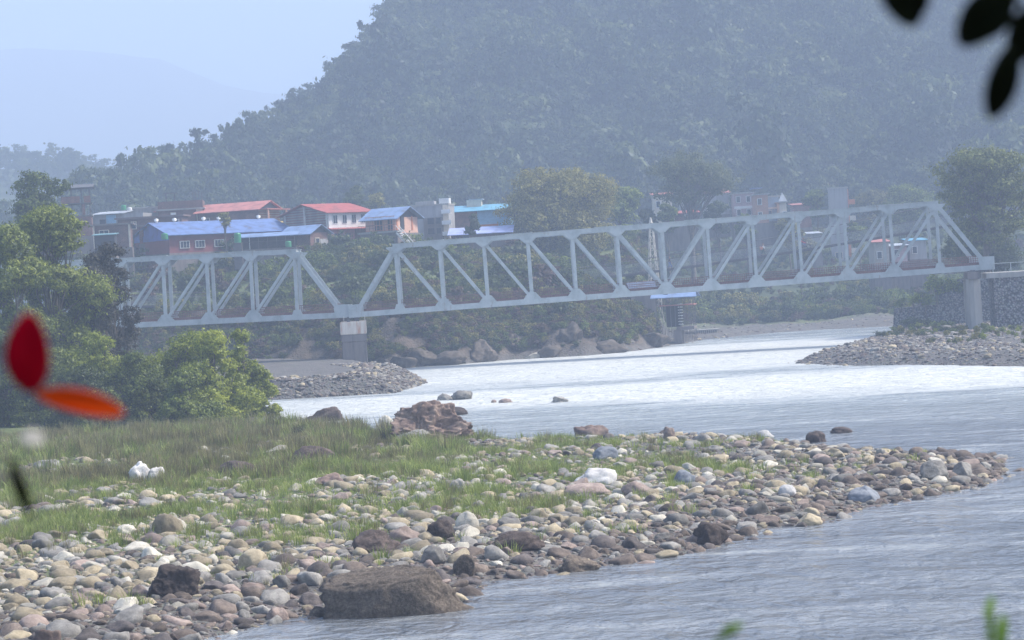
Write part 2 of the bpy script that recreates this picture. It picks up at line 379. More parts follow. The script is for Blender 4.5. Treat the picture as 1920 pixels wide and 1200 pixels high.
# ---------------------------------------------------------------- setting: terrain
def build_terrain():
    ys = np.concatenate([np.arange(-60, 60, 4), np.arange(60, 160, .45), np.arange(160, 260, .8), np.arange(260, 420, 1.3), np.arange(420, 900, 4), np.arange(900, 4500, 30)])
    aa = np.concatenate([np.linspace(-.6, -.26, 25)[:-1], np.linspace(-.26, .26, 400), np.linspace(.26, .6, 25)[1:]])
    Y, A = np.meshgrid(ys, aa, indexing='ij'); X = A * (Y + 110)
    Z = terrain(X, Y)
    n, m = X.shape
    V = np.stack([X, Y, Z], -1).reshape(-1, 3)
    idx = np.arange(n * m).reshape(n, m)
    Q = np.stack([idx[:-1, :-1], idx[:-1, 1:], idx[1:, 1:], idx[1:, :-1]], -1).reshape(-1, 4)
    me = np_mesh('terrain', V, Q, None, True)
    # what grows or lies where: grass, rock, forest floor
    X, Y, Z = X.ravel(), Y.ravel(), Z.ravel()
    si = sdist(X, Y, isl); ss = sdist(X, Y, shore)
    grass = sstep(6, 20, si + 8 * fbm(X, Y, 10, 3)) * sstep(.3, .6, Z)
    a = X / np.maximum(Y, 1); rt_ = sstep(az(1200, 600), az(1260, 600), a)
    grass = np.maximum(grass, sstep(12, 22, ss) * (1 - rt_) + sstep(16, 30, ss + 8 * fbm(X, Y, 12, 3)) * rt_)
    rock = sstep(0, 2, ss) * (1 - sstep(14, 24, ss)) * (1 - rt_)
    forest = sstep(45, 80, ss)
    at = me.color_attributes.new('zone', 'FLOAT_COLOR', 'POINT')
    c = np.stack([grass, rock, forest, np.ones_like(grass)], -1).astype(np.float32); at.data.foreach_set('color', c.ravel())
    m_, n_, b = mat_new('ground cover'); 
    vc = nd(n_, 'VertexColor'); vc.layer_name = 'zone'; sp = nd(n_, 'SeparateColor'); n_.links.new(vc.outputs[0], sp.inputs[0])
    tc = nd(n_, 'TexCoord')
    def no(s, d=6.0):
        q = nd(n_, 'TexNoise', i_Scale=s, i_Detail=d, i_Roughness=.7); n_.links.new(tc.outputs['Object'], q.inputs['Vector']); return q.outputs[0]
    vor = nd(n_, 'TexVoronoi', i_Scale=4.0); n_.links.new(tc.outputs['Object'], vor.inputs['Vector'])
    stone = ramp(n_, no(.8), [(.3, (.055, .048, .042)), (.5, (.10, .09, .078)), (.7, (.18, .16, .135))]).outputs[0]
    peb = mix(n_, .45, stone, vor.outputs['Color'])
    hs = nd(n_, 'HueSaturation'); hs.inputs['Saturation'].default_value = .25; hs.inputs['Value'].default_value = .3; n_.links.new(peb, hs.inputs['Color'])
    base = mix(n_, .5, stone, hs.outputs[0])
    gr = ramp(n_, no(1.5), [(.3, (.06, .075, .03)), (.5, (.10, .13, .045)), (.7, (.16, .18, .075))]).outputs[0]
    rk = ramp(n_, no(.35), [(.35, (.03, .026, .021)), (.5, (.075, .06, .046)), (.65, (.14, .11, .085))]).outputs[0]
    fo = ramp(n_, no(.06), [(.3, (.025, .04, .018)), (.6, (.05, .07, .028))]).outputs[0]
    c1 = mix(n_, sp.outputs[0], base, gr); c2 = mix(n_, sp.outputs[1], c1, rk); c3 = mix(n_, sp.outputs[2], c2, fo)
    n_.links.new(c3, b.inputs['Base Color']); b.inputs['Roughness'].default_value = .95
    bp = nd(n_, 'Bump', i_Strength=1.0, i_Distance=.12); n_.links.new(vor.outputs['Distance'], bp.inputs['Height']); n_.links.new(bp.outputs[0], b.inputs['Normal'])
    me.materials.append(m_)
    tag(link('terrain', me), 'river banks, gravel bars and hills', kind='structure')
build_terrain()

# ---------------------------------------------------------------- water
def build_water():
    m, n, b = mat_new('river water')
    tc = nd(n, 'TexCoord'); src = tc.outputs['Object']
    def mapn(sx, sy, rot=0, s=1.0, d=5.0, ro=.6, dist=0.0):
        mp = nd(n, 'Mapping'); mp.inputs['Scale'].default_value = (sx, sy, 1); mp.inputs['Rotation'].default_value = (0, 0, rot); n.links.new(src, mp.inputs[0])
        q = nd(n, 'TexNoise', i_Scale=s, i_Detail=d, i_Roughness=ro, i_Distortion=dist); n.links.new(mp.outputs[0], q.inputs['Vector']); return q.outputs[0]
    def math_(op, a, b_=None, c=None):
        q = nd(n, 'Math', operation=op)
        for i, v in enumerate((a, b_, c)):
            if v is None: continue
            if isinstance(v, (int, float)): q.inputs[i].default_value = v
            else: n.links.new(v, q.inputs[i])
        return q.outputs[0]
    sx = nd(n, 'SeparateXYZ'); n.links.new(src, sx.inputs[0]); X = sx.outputs[0]; Y = sx.outputs[1]
    def rng(v, a, b_, c, d):
        u1 = nd(n, 'MapRange', interpolation_type='SMOOTHSTEP'); n.links.new(v, u1.inputs[0]); u1.inputs[1].default_value = a; u1.inputs[2].default_value = b_; u1.inputs[3].default_value = 0; u1.inputs[4].default_value = 1
        u2 = nd(n, 'MapRange', interpolation_type='SMOOTHSTEP'); n.links.new(v, u2.inputs[0]); u2.inputs[1].default_value = c; u2.inputs[2].default_value = d; u2.inputs[3].default_value = 1; u2.inputs[4].default_value = 0
        return math_('MULTIPLY', u1.outputs[0], u2.outputs[0])
    # rapids plus sky glare painted into the colour as white streaks, main channel
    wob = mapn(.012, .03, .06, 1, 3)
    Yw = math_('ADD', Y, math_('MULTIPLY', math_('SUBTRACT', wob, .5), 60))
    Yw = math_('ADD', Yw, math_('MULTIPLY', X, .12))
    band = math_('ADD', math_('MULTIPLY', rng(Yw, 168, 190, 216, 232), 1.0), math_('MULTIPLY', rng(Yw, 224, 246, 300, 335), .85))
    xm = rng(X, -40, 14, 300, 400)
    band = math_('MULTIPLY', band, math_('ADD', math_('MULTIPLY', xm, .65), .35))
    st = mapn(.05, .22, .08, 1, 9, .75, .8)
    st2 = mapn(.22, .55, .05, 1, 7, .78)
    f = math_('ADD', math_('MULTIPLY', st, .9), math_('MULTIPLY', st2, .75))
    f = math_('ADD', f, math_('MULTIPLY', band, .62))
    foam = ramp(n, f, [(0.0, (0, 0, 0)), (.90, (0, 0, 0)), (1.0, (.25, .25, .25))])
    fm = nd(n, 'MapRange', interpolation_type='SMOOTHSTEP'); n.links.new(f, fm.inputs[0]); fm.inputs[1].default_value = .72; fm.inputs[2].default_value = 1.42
    # small scattered whitecaps on the near channel
    cap = mapn(.55, .75, .35, 1, 7, .75, 1.2)
    near = rng(Y, 20, 40, 110, 150)
    cm = nd(n, 'MapRange', interpolation_type='SMOOTHSTEP'); n.links.new(cap, cm.inputs[0]); cm.inputs[1].default_value = .67; cm.inputs[2].default_value = .76
    capf = math_('MULTIPLY', cm.outputs[0], math_('MULTIPLY', near, .8))
    glare_foamf = math_('MAXIMUM', fm.outputs[0], capf)
    deep = ramp(n, mapn(.03, .2, .1, 1, 5), [(.3, (.115, .13, .15)), (.55, (.16, .178, .20)), (.75, (.22, .24, .26))]).outputs[0]
    far_ = nd(n, 'MapRange', interpolation_type='SMOOTHSTEP'); n.links.new(Y, far_.inputs[0]); far_.inputs[1].default_value = 128; far_.inputs[2].default_value = 172
    deep = mix(n, math_('MULTIPLY', far_.outputs[0], .62), deep, ramp(n, mapn(.3, .9, .05, 1, 8, .8), [(.35, (.26, .31, .325)), (.65, (.46, .50, .50))]).outputs[0])
    colr = mix(n, glare_foamf, deep, ramp(n, mapn(.3, 1.0, .05, 1, 9, .85), [(.36, (.32, .35, .355)), (.5, (.48, .50, .485)), (.64, (.70, .70, .665))]).outputs[0])
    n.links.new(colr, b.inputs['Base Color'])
    b.inputs['IOR'].default_value = 1.33
    rr = math_('ADD', math_('MULTIPLY', glare_foamf, .6), .12); n.links.new(rr, b.inputs['Roughness'])
    h = math_('ADD', math_('MULTIPLY', mapn(.7, .6, .3, 1, 3, .5, .6), .9), math_('MULTIPLY', mapn(2.6, 2.0, .3, 1, 3, .55), .28))
    bp = nd(n, 'Bump', i_Strength=1.0, i_Distance=.55); n.links.new(h, bp.inputs['Height']); n.links.new(bp.outputs[0], b.inputs['Normal'])
    ys = np.concatenate([np.arange(24, 160, 1.0), np.arange(160, 460, 3)]); aa = np.linspace(-.34, .34, 90)
    Yg, A = np.meshgrid(ys, aa, indexing='ij'); Xg = A * (Yg + 110); Z = 0.05 * fbm(Xg, Yg, 5, 2, 4)
    nn, mm = Xg.shape; idx = np.arange(nn * mm).reshape(nn, mm)
    Q = np.stack([idx[:-1, :-1], idx[:-1, 1:], idx[1:, 1:], idx[1:, :-1]], -1).reshape(-1, 4)
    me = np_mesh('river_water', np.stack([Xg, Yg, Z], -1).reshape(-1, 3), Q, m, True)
    tag(link('river_water', me), 'milky grey-green river with rapids and painted bright glare', kind='structure')
build_water()

# ---------------------------------------------------------------- steel bridge
SB = .93
def truss_span(label, org, ang, slope, n_pan, L, Ht, w, skew, rail=True):
    """org: lower left node (centre of near bottom chord); x along the bridge, y away"""
    t = thing('truss_bridge_span', label, 'bridge', org, ang, 'spans of the steel truss bridge')
    t.rotation_euler = (0, -math.atan(slope), ang); t.scale = (SB,) * 3
    X = [i * L for i in range(n_pan + 1)]
    for side, y in ((0, 0.0), (1, w)):
        o = 0 if side == 0 else -skew
        sgn = -1 if side == 0 else 1
        bc = MB(); bc.box(X[0] - .75 + o, y - .28, -.36, X[-1] + .75 + o, y + .28, .32)
        bco = bc.build('bottom_chord', STEEL, t)
        tcb = MB(); tcb.box(X[1] - .3 + o, y - .32, Ht - .24, X[-2] + .3 + o, y + .32, Ht + .24)
        tcb.box(X[1] - .4 + o, y - .42, Ht + .24, X[-2] + .4 + o, y + .42, Ht + .3)
        for i in range(2, n_pan - 1, 2):   # lapped cover plates
            tcb.box(X[i] - 2.8 + o, y - .45, Ht + .3, X[i] + .6 + o, y + .45, Ht + .36)
        tco = tcb.build('top_chord', STEEL, t)
        for i in range(1, n_pan):
            g = MB(); g.prism([(X[i] - 1.12 + o, Ht - .24), (X[i] - .36 + o, Ht - .92), (X[i] + .36 + o, Ht - .92), (X[i] + 1.12 + o, Ht - .24), (X[i] + 1.1 + o, Ht - .1), (X[i] - 1.1 + o, Ht - .1)], y + sgn * .33, y + sgn * .36)
            if side == 0: g.prism([(X[i] - 1.12 + o, Ht - .24), (X[i] - .36 + o, Ht - .92), (X[i] + .36 + o, Ht - .92), (X[i] + 1.12 + o, Ht - .24)], y + .25, y + .28)
            g.build('gusset_plate', STEEL, tco)
            big = (i != 1 and i != n_pan - 1)
            k = 1.1 if big else .62; hh = .78 if big else .55
            g = MB(); g.prism([(X[i] - k + o, .30), (X[i] + k + o, .30), (X[i] + .4 + o, .36 + hh), (X[i] - .4 + o, .36 + hh)], y + sgn * .29, y + sgn * .32)
            g.prism([(X[i] - k + o, .30), (X[i] + k + o, .30), (X[i] + .4 + o, .36 + hh), (X[i] - .4 + o, .36 + hh)], y - sgn * .24, y - sgn * .27)
            g.build('gusset_plate', STEEL, bco)
            v = MB()
            for s in (-1, 1): v.box(X[i] - .19 + o, y + s * .20 - .03, .3, X[i] + .19 + o, y + s * .20 + .03, Ht - .3)
            v.box(X[i] - .05 + o, y - .17, .3, X[i] + .05 + o, y + .17, Ht - .3)
            for q in range(int((Ht - 2.2) / .4)):   # batten plates
                zz = 1.4 + q * .4; v.box(X[i] - .20 + o, y - .235, zz, X[i] - .10 + o, y - .232, zz + .12); v.box(X[i] + .10 + o, y - .235, zz, X[i] + .20 + o, y - .232, zz + .12)
            v.build('vertical', STEEL, t)
        def slant(name, i0, z0, i1, z1, wd):
            a = Vector((X[i0] + o, y, z0)); b = Vector((X[i1] + o, y, z1)); d = MB()
            dr = (b - a).normalized(); nrm = Vector((-dr.z, 0, dr.x))
            d.beam(a, b, wd * .75, .08, (-dr.z, 0, dr.x))
            for s in (-1, 1): d.beam(a + Vector((0, s * wd * .42, 0)), b + Vector((0, s * wd * .42, 0)), .06, wd, nrm)
            d.build(name, STEEL, t)
        slant('end_post', 0, .2, 1, Ht, .5); slant('end_post', n_pan, .2, n_pan - 1, Ht, .5)
        half = n_pan // 2
        for i in range(1, half): slant('diagonal', i, Ht - .35, i + 1, .3, .34)
        for i in range(half, n_pan - 1): slant('diagonal', i, .3, i + 1, Ht - .35, .34)
        for e, d in ((0, 1), (n_pan, -1)):
            g = MB(); xx = X[e] + o
            g.prism([(xx - .95 * d, -.36), (xx + .75 * d, -.36), (xx + .95 * d, .9), (xx + .7 * d, 1.3), (xx - .95 * d, 1.25)][::d], y + sgn * .30, y + sgn * .335)
            g.prism([(xx - .95 * d, -.36), (xx + .75 * d, -.36), (xx + .95 * d, .9), (xx + .7 * d, 1.3), (xx - .95 * d, 1.25)][::d], y - sgn * .335, y - sgn * .30)
            g.box(min(xx - .95 * d, xx - .9 * d), y - .3, -.36, max(xx - .95 * d, xx - .9 * d), y + .3, 1.25)
            g.build('bearing_plate', STEEL, bco)
        if side == 0 or True:
            yk = y + (.55 if side == 0 else -.55)
            k = MB(); k.box(X[0] - .5 + o, yk - .08, .3, X[-1] + .5 + o, yk + .08, .62); k.build('kerb_beam', RUST, t)
            rl = MB()
            for zz in (.85, 1.1, 1.4): rl.tube([(X[0] + o, yk, zz), (X[-1] + o, yk, zz)], .022, 5)
            q = X[0] + .4
            while q < X[-1]:
                rl.tube([(q + o, yk, .6), (q + o, yk, 1.42)], .02, 4, False); q += .28
            rl.build('railing', RUST, t)
    dk = MB()
    dk.add([(X[0] - .8, .9, .12), (X[-1] + .8, .9, .12), (X[-1] + .8 - skew, w - .9, .12), (X[0] - .8 - skew, w - .9, .12), (X[0] - .8, .9, .32), (X[-1] + .8, .9, .32), (X[-1] + .8 - skew, w - .9, .32), (X[0] - .8 - skew, w - .9, .32)],
           [(0, 3, 2, 1), (4, 5, 6, 7), (0, 1, 5, 4), (1, 2, 6, 5), (2, 3, 7, 6), (3, 0, 4, 7)])
    dk.build('deck', CONC_D, t)
    for i in range(n_pan + 1):
        c = MB(); c.beam((X[i], .2, -.2), (X[i] - skew, w - .2, -.2), .25, .5); c.build('cross_beam', DKSTEEL, t)
    for i in range(1, n_pan):
        s = MB(); a = (X[i], .2, Ht); b = (X[i] - skew, w - .2, Ht)
        s.beam(a, b, .16, .3)
        s.beam((X[i] - skew * .0, .25, Ht - 1.1), (X[i] - skew * .22, w * .22, Ht - .15), .1, .16)
        s.beam((X[i] - skew, w - .25, Ht - 1.1), (X[i] - skew * .78, w * .78, Ht - .15), .1, .16)
        if i < n_pan - 1:
            s.beam((X[i], .2, Ht + .02), (X[i + 1] - skew, w - .2, Ht + .02), .1, .1)
        s.build('sway_brace', STEEL, t)
    return t
B_ANG = R(-7.0)
LP = 5.62; HT = 8.25
n1 = P(750.5, 583.5, 283.7)
dirv = Vector((math.cos(B_ANG), math.sin(B_ANG), 0))
org_r = n1 - dirv * LP * SB; org_r.z = n1.z - LP * SB * .019
span_r = truss_span('long grey steel truss span over the river, from the stone-white pier to the right bank', org_r, B_ANG, .019, 14, LP, HT, 6.0, .75)
LPL = 5.72; n_l = 10
end_l = P(641, 590.5, 284.9)
org_l = end_l - dirv * (LPL * n_l * SB); org_l.z = end_l.z + .008 * LPL * n_l * SB
span_l = truss_span('grey steel truss span running into the trees on the left bank', org_l, B_ANG, -.008, n_l, LPL, HT + .1, 6.0, .75)

def pier_one():
    c = P(662, 600, 284.6); gz = tz(c.x, c.y + 2)
    top = P(662, 603, 284.6).z
    t = thing('bridge_pier', 'square concrete pier with whitewashed cap standing on the gravel bar between the two truss spans', 'bridge pier', (c.x, c.y, gz), R(3.2), 'piers of the truss bridge')
    h = (top - gz) / SB; t.scale = (SB,) * 3
    def ob(name, x0, x1, z0, z1, mat, y0=-.9, y1=6.9, tap=0):
        m = MB(); m.add([(x0 - tap, y0, z0), (x1 + tap, y0, z0), (x1 + tap, y1, z0), (x0 - tap, y1, z0), (x0, y0, z1), (x1, y0, z1), (x1, y1, z1), (x0, y1, z1)], [(0, 3, 2, 1), (4, 5, 6, 7), (0, 1, 5, 4), (1, 2, 6, 5), (2, 3, 7, 6), (3, 0, 4, 7)])
        o = m.build(name, mat, t); md = o.modifiers.new('b', 'BEVEL'); md.width = .06; md.segments = 1; return o
    ob('shaft', -1.55, 1.5, -1.5, h - 2.55, PIERM, -.8, 6.8, .12)
    ob('collar', -1.6, 1.55, h - 2.55, h - 1.6, CONC_D, -.85, 6.85)
    ob('cap', -1.68, 1.62, h - 1.6, h, CAPM, -.95, 6.95)
    for x, y in ((-.6, .1), (.55, .1), (-.9, 5.9), (.25, 5.9)):
        m = MB(); m.box(x - .22, y - .3, h, x + .22, y + .3, h + .2); m.box(x - .14, y - .2, h + .2, x + .14, y + .2, h + .62); m.build('bearing', DKSTEEL, t)
    for x in (-1.15, 1.5):
        m = MB(); m.tube([(x, -.85, h), (x, -.85, h + .75)], .04, 6); m.build('drain_pipe', CONC_W, t)
def stained(name, base, stain, z0, z1):
    m, n, b = mat_new(name); tc = nd(n, 'TexCoord')
    mp = nd(n, 'Mapping'); mp.inputs['Scale'].default_value = (1, 1, .18); n.links.new(tc.outputs['Object'], mp.inputs[0])
    a = nd(n, 'TexNoise', i_Scale=1.6, i_Detail=8.0, i_Roughness=.7); n.links.new(mp.outputs[0], a.inputs['Vector'])
    r = ramp(n, a.outputs[0], [(.35, stain), (.5, base), (.68, mul(base, 1.25))]); n.links.new(r.outputs[0], b.inputs['Base Color']); b.inputs['Roughness'].default_value = .92
    return m
PIERM = stained('pier concrete', (.17, .145, .135), (.09, .075, .075), 0, 0)
CAPM = stained('pier cap whitewash', (.60, .54, .47), (.50, .26, .16), 0, 0)
pier_one()
def pier_two():
    c = P(1829, 605, 275.3); gz = tz(c.x, c.y)
    t = thing('bridge_pier', 'round ribbed concrete pier under the right end of the long truss span', 'bridge pier', (c.x, c.y, gz), B_ANG, 'piers of the truss bridge')
    h = (P(1829, 523, 275.3).z - gz) / SB; t.scale = (SB,) * 3
    m = MB()
    for yy in (.3, 5.2):
        n = 20; V = []
        ring = [(math.cos(2 * math.pi * k / n) * (.92 if k % 2 else .86), math.sin(2 * math.pi * k / n) * (.92 if k % 2 else .86)) for k in range(n)]
        mm = MB(); mm.add([(a, b + yy, -1.5) for a, b in ring] + [(a, b + yy, h) for a, b in ring], [(i, (i + 1) % n, (i + 1) % n + n, i + n) for i in range(n)] + [tuple(range(n, 2 * n))])
        mm.build('column', CONC, t)
    m = MB(); m.box(-.7, -1.0, h, .75, 6.4, h + .85); m.build('cap', CONC_D, t)
    for y in (.1, 5.9):
        m = MB(); m.box(-.3, y - .3, h + .85, .3, y + .3, h + 1.1); m.build('bearing', DKSTEEL, t)
pier_two()
def abutment():
    c = P(1880, 560, 276.0); gz = tz(c.x, c.y)
    t = thing('bridge_abutment', 'concrete abutment carrying the road off the right end of the truss bridge', 'abutment', (c.x, c.y, gz), B_ANG)
    ztop = P(1880, 512, 276).z - gz
    m = MB(); m.box(-1.0, -1.2, -2, 22, 7.2, ztop - .5); m.build('wall', GAB, t)
    m = MB(); m.box(-1.8, -1.4, ztop - .5, 22, 7.4, ztop + .1); m.build('road_slab', CONC, t)
    m = MB()
    for i in range(12): m.tube([(-1 + i * 2, -1.2, ztop + .1), (-1 + i * 2, -1.2, ztop + 1.2)], .05, 6)
    m.tube([(-1, -1.2, ztop + 1.15), (22, -1.2, ztop + 1.15)], .04, 6); m.build('railing', STEEL, t)
# stone-filled wire walls
def gabion_mat():
    m, n, b = mat_new('stone rubble wall'); tc = nd(n, 'TexCoord')
    v = nd(n, 'TexVoronoi', i_Scale=4.2); n.links.new(tc.outputs['Object'], v.inputs['Vector'])
    hs = nd(n, 'HueSaturation'); hs.inputs['Saturation'].default_value = .12; hs.inputs['Value'].default_value = .42; n.links.new(v.outputs['Color'], hs.inputs['Color'])
    c = mix(n, .5, (.20, .18, .175), hs.outputs[0])
    r = ramp(n, v.outputs['Distance'], [(.3, (1, 1, 1)), (.7, (.3, .3, .3))])
    q = nd(n, 'Mix', data_type='RGBA', blend_type='MULTIPLY'); q.inputs[0].default_value = 1; n.links.new(c, q.inputs[6]); n.links.new(r.outputs[0], q.inputs[7])
    n.links.new(q.outputs[2], b.inputs['Base Color']); b.inputs['Roughness'].default_value = .95
    bp = nd(n, 'Bump', i_Strength=1.0, i_Distance=.15, invert=True); n.links.new(v.outputs['Distance'], bp.inputs['Height']); n.links.new(bp.outputs[0], b.inputs['Normal'])
    return m
GAB = gabion_mat()
abutment()
def gabion():
    a = P(1672, 620, 308.0); b = P(1900, 605, 302.0)
    ang = math.atan2(b.y - a.y, b.x - a.x); L = (b.xy - a.xy).length; k = M_PX(304)
    t = thing('stone_retaining_wall', 'long stepped wall of grey river stones holding the right bank behind the round pier', 'retaining wall', (a.x, a.y, 0), ang)
    m = MB(); zt = P(1740, 576, 305).z; 
    m.add([(0, 0, -.5), (L, 0, -.5), (L, 3, -.5), (-.2, 3, -.5), (.4, .35, zt), (L, .35, zt + .6), (L, 3, zt + .6), (.3, 3, zt)], [(0, 3, 2, 1), (4, 5, 6, 7), (0, 1, 5, 4), (1, 2, 6, 5), (2, 3, 7, 6), (3, 0, 4, 7)]); m.build('lower_wall', GAB, t)
    m = MB(); z2 = P(1790, 548, 303).z
    m.box(90 * k, 1.0, zt + .2, L, 4.2, z2); m.box(125 * k, 1.6, z2, L, 4.8, z2 + 1.6); m.build('upper_wall', GAB, t)
    return ang, a, L
gabion()

# ---------------------------------------------------------------- footbridge
FB = [(120, 570), (287, 576), (460, 568), (660, 562.5), (770, 553), (917, 543.5), (1073, 527), (1247, 504), (1440, 477), (1573, 457), (1733, 431), (1860, 407), (1925, 394)]
def fb_curve(d=336.0):
    xs = []; zs = []
    for u, v in FB: p = P(u, v, d); xs.append(p.x); zs.append(p.z)
    co = np.polyfit(xs, zs, 3); return xs, co
fb_x, fb_c = fb_curve()
def fbz(x): return float(np.polyval(fb_c, x))
def footbridge():
    d = 336.0; x0, x1 = -62, 72
    t = thing('suspension_footbridge', 'narrow wire-mesh suspension footbridge sagging across the river behind the truss bridge', 'footbridge', (0, d, 0))
    xs = np.linspace(x0, x1, 90)
    dk = MB()
    V = []; Fc = []
    for i, x in enumerate(xs):
        z = fbz(x)
        for y, dz in ((0, .04), (1.3, .04), (1.3, -.3), (0, -.3)): V.append((x, y, z + dz))
    for i in range(len(xs) - 1):
        for k in range(4): Fc.append((i * 4 + k, (i + 1) * 4 + k, (i + 1) * 4 + (k + 1) % 4, i * 4 + (k + 1) % 4))
    dk.add(V, Fc); dk.build('deck', DKSTEEL, t)
    for y in (-.05, 1.35):
        n = MB()
        for q in np.arange(x0, x1, .16):
            z = fbz(q); n.beam((q, y, z), (q, y, z + 1.35), .022, .022)
        for h in np.arange(.2, 1.3, .2):
            n.tube([(x, y, fbz(x) + h) for x in xs[::2]], .008, 3, False)
        n.build('wire_mesh', paint('wire netting', (.3, .31, .33), .6), t)
        n = MB(); n.tube([(x, y, fbz(x) + 1.38) for x in xs[::2]], .035, 5); n.tube([(x, y, fbz(x) - .12) for x in xs[::2]], .04, 5); n.build('handrail_cable', DKSTEEL, t)
    n = MB()
    for q in np.arange(x0, x1, 2.0): n.box(q - .04, -.15, fbz(q) - .28, q + .04, 1.45, fbz(q) - .2)
    n.build('cross_joists', DKSTEEL, t)
    for y in (-.3, 1.6):
        pts = []
        for x in np.linspace(x0, x1, 40):
            s = (x - (-14)) / 86; pts.append((x, y, fbz(x) + 1.5 + 2.2 * s * s))
        n = MB(); n.tube(pts, .05, 5); n.build('main_cable', DKSTEEL, t)
footbridge()

# ---------------------------------------------------------------- plants
def leaf_cloud(blobs, n, size, seed, clump=.2, per=60, flat=0.0, hang=0.0):
    """blobs: list of (cx,cy,cz,rx,ry,rz); leaves gathered in clumps on and inside them"""
    g = np.random.default_rng(seed)
    vol = np.array([b[3] * b[4] * b[5] for b in blobs]) ** .67; vol /= vol.sum()
    nc = max(8, n // per); bi = g.choice(len(blobs), nc, p=vol); B = np.array(blobs)[bi]
    d = g.normal(size=(nc, 3)); d[:, 2] += .15; d /= np.linalg.norm(d, axis=1)[:, None]
    r = g.uniform(.45, 1.05, nc) ** .6
    C = B[:, :3] + d * B[:, 3:6] * r[:, None]
    cs_ = clump * g.uniform(.5, 1.5, nc)
    ci = g.integers(0, nc, n)
    off = g.normal(size=(n, 3)) * cs_[ci][:, None] * B[ci, 3:6].mean(1)[:, None]; off[:, 2] *= .6
    Pn = C[ci] + off; Pn[:, 2] -= hang * np.abs(g.normal(size=n))
    on = off / (np.linalg.norm(off, axis=1)[:, None] + 1e-9); nr = g.normal(size=(n, 3)) * .55 + on * .9 + d[ci] * .5; nr[:, 2] += .35 + flat; nr /= np.linalg.norm(nr, axis=1)[:, None]
    tg = np.cross(nr, g.normal(size=(n, 3))); tg /= np.linalg.norm(tg, axis=1)[:, None] + 1e-9
    bt = np.cross(nr, tg); s = size * g.uniform(.6, 1.4, n)[:, None]
    a = Pn - tg * s; b = Pn + bt * s * .45; c = Pn + tg * s; e = Pn - bt * s * .45
    V = np.stack([a, b, c, e], 1).reshape(-1, 3); Q = np.arange(4 * n).reshape(n, 4)
    return V, Q
def trunk_mb(h, r, blobs, seed, lean=0.0):
    g = random.Random(seed); m = MB()
    top = Vector((lean * h, 0, h)); mid = Vector((lean * h * .4 + g.uniform(-.1, .1) * h * .3, 0, h * .5))
    m.tube([(0, 0, -1.0), (0, 0, 0), mid, top], [r * 1.5, r * 1.15, r * .85, r * .5], 8)
    for b in blobs:
        c = Vector(b[:3]); st = Vector((0, 0, 0)).lerp(top, g.uniform(.5, .95)); md = st.lerp(c, .5) + Vector((g.uniform(-.1, .1), g.uniform(-.1, .1), g.uniform(-.15, .1))) * (c - st).length
        m.tube([st, md, c], [r * .45, r * .3, r * .1], 6)
        for q in range(3):
            e = c + Vector((g.uniform(-1, 1) * b[3], g.uniform(-1, 1) * b[4], g.uniform(-.3, .9) * b[5])) * .8
            m.tube([md, md.lerp(e, .5) + Vector((0, 0, .1)), e], [r * .22, r * .14, r * .04], 5)
    return m
def rand_blobs(w, h, hb, n, seed, flat=.55):
    """crown w wide, from height hb to h"""
    g = random.Random(seed); B = []
    for i in range(n):
        t = g.random(); z = hb + (h - hb) * (.12 + .76 * t); prof = math.sin(math.pi * min(1, .18 + .72 * t)) ** .6
        a = g.uniform(0, 2 * math.pi); rr = w * .5 * prof * g.uniform(.25, .72)
        br = w * g.uniform(.16, .27)
        B.append((rr * math.cos(a), rr * math.sin(a), z, br, br, br * flat * g.uniform(.9, 1.3)))
    return B
def make_tree(name, label, cat, loc, w, h, hb, nb, nleaf, size, mat, seed, group=None, r=None, flat=.6, blobs=None, rz=0, clump=.2, per=60, lean=0.0, fl=0.0, hang=0.0, part='crown'):
    t = thing(name, label, cat, loc, rz, group)
    B = blobs or rand_blobs(w, h, hb, nb, seed, flat)
    V, Q = leaf_cloud(B, nleaf, size, seed, clump, per, fl, hang)
    link(part, np_mesh(part, V, Q, mat), t)
    m = trunk_mb(h * .72 if hb > .5 else h * .5, r or w * .03, B, seed, lean); m.build('trunk' if name != 'shrub' else 'stem', BARK, t, True)
    return t
def on_ground(u, v, d, lift=0):
    p = P(u, v, d); return Vector((p.x, p.y, tz(p.x, p.y) + lift))
def at_px(u, vtop, vbot, d):
    """plant whose visible body spans vtop..vbot at depth d: base on the terrain, total height"""
    p = P(u, (vtop + vbot) / 2, d); z = tz(p.x, p.y); return Vector((p.x, p.y, z)), P(u, vtop, d).z - z, P(u, vbot, d).z - z
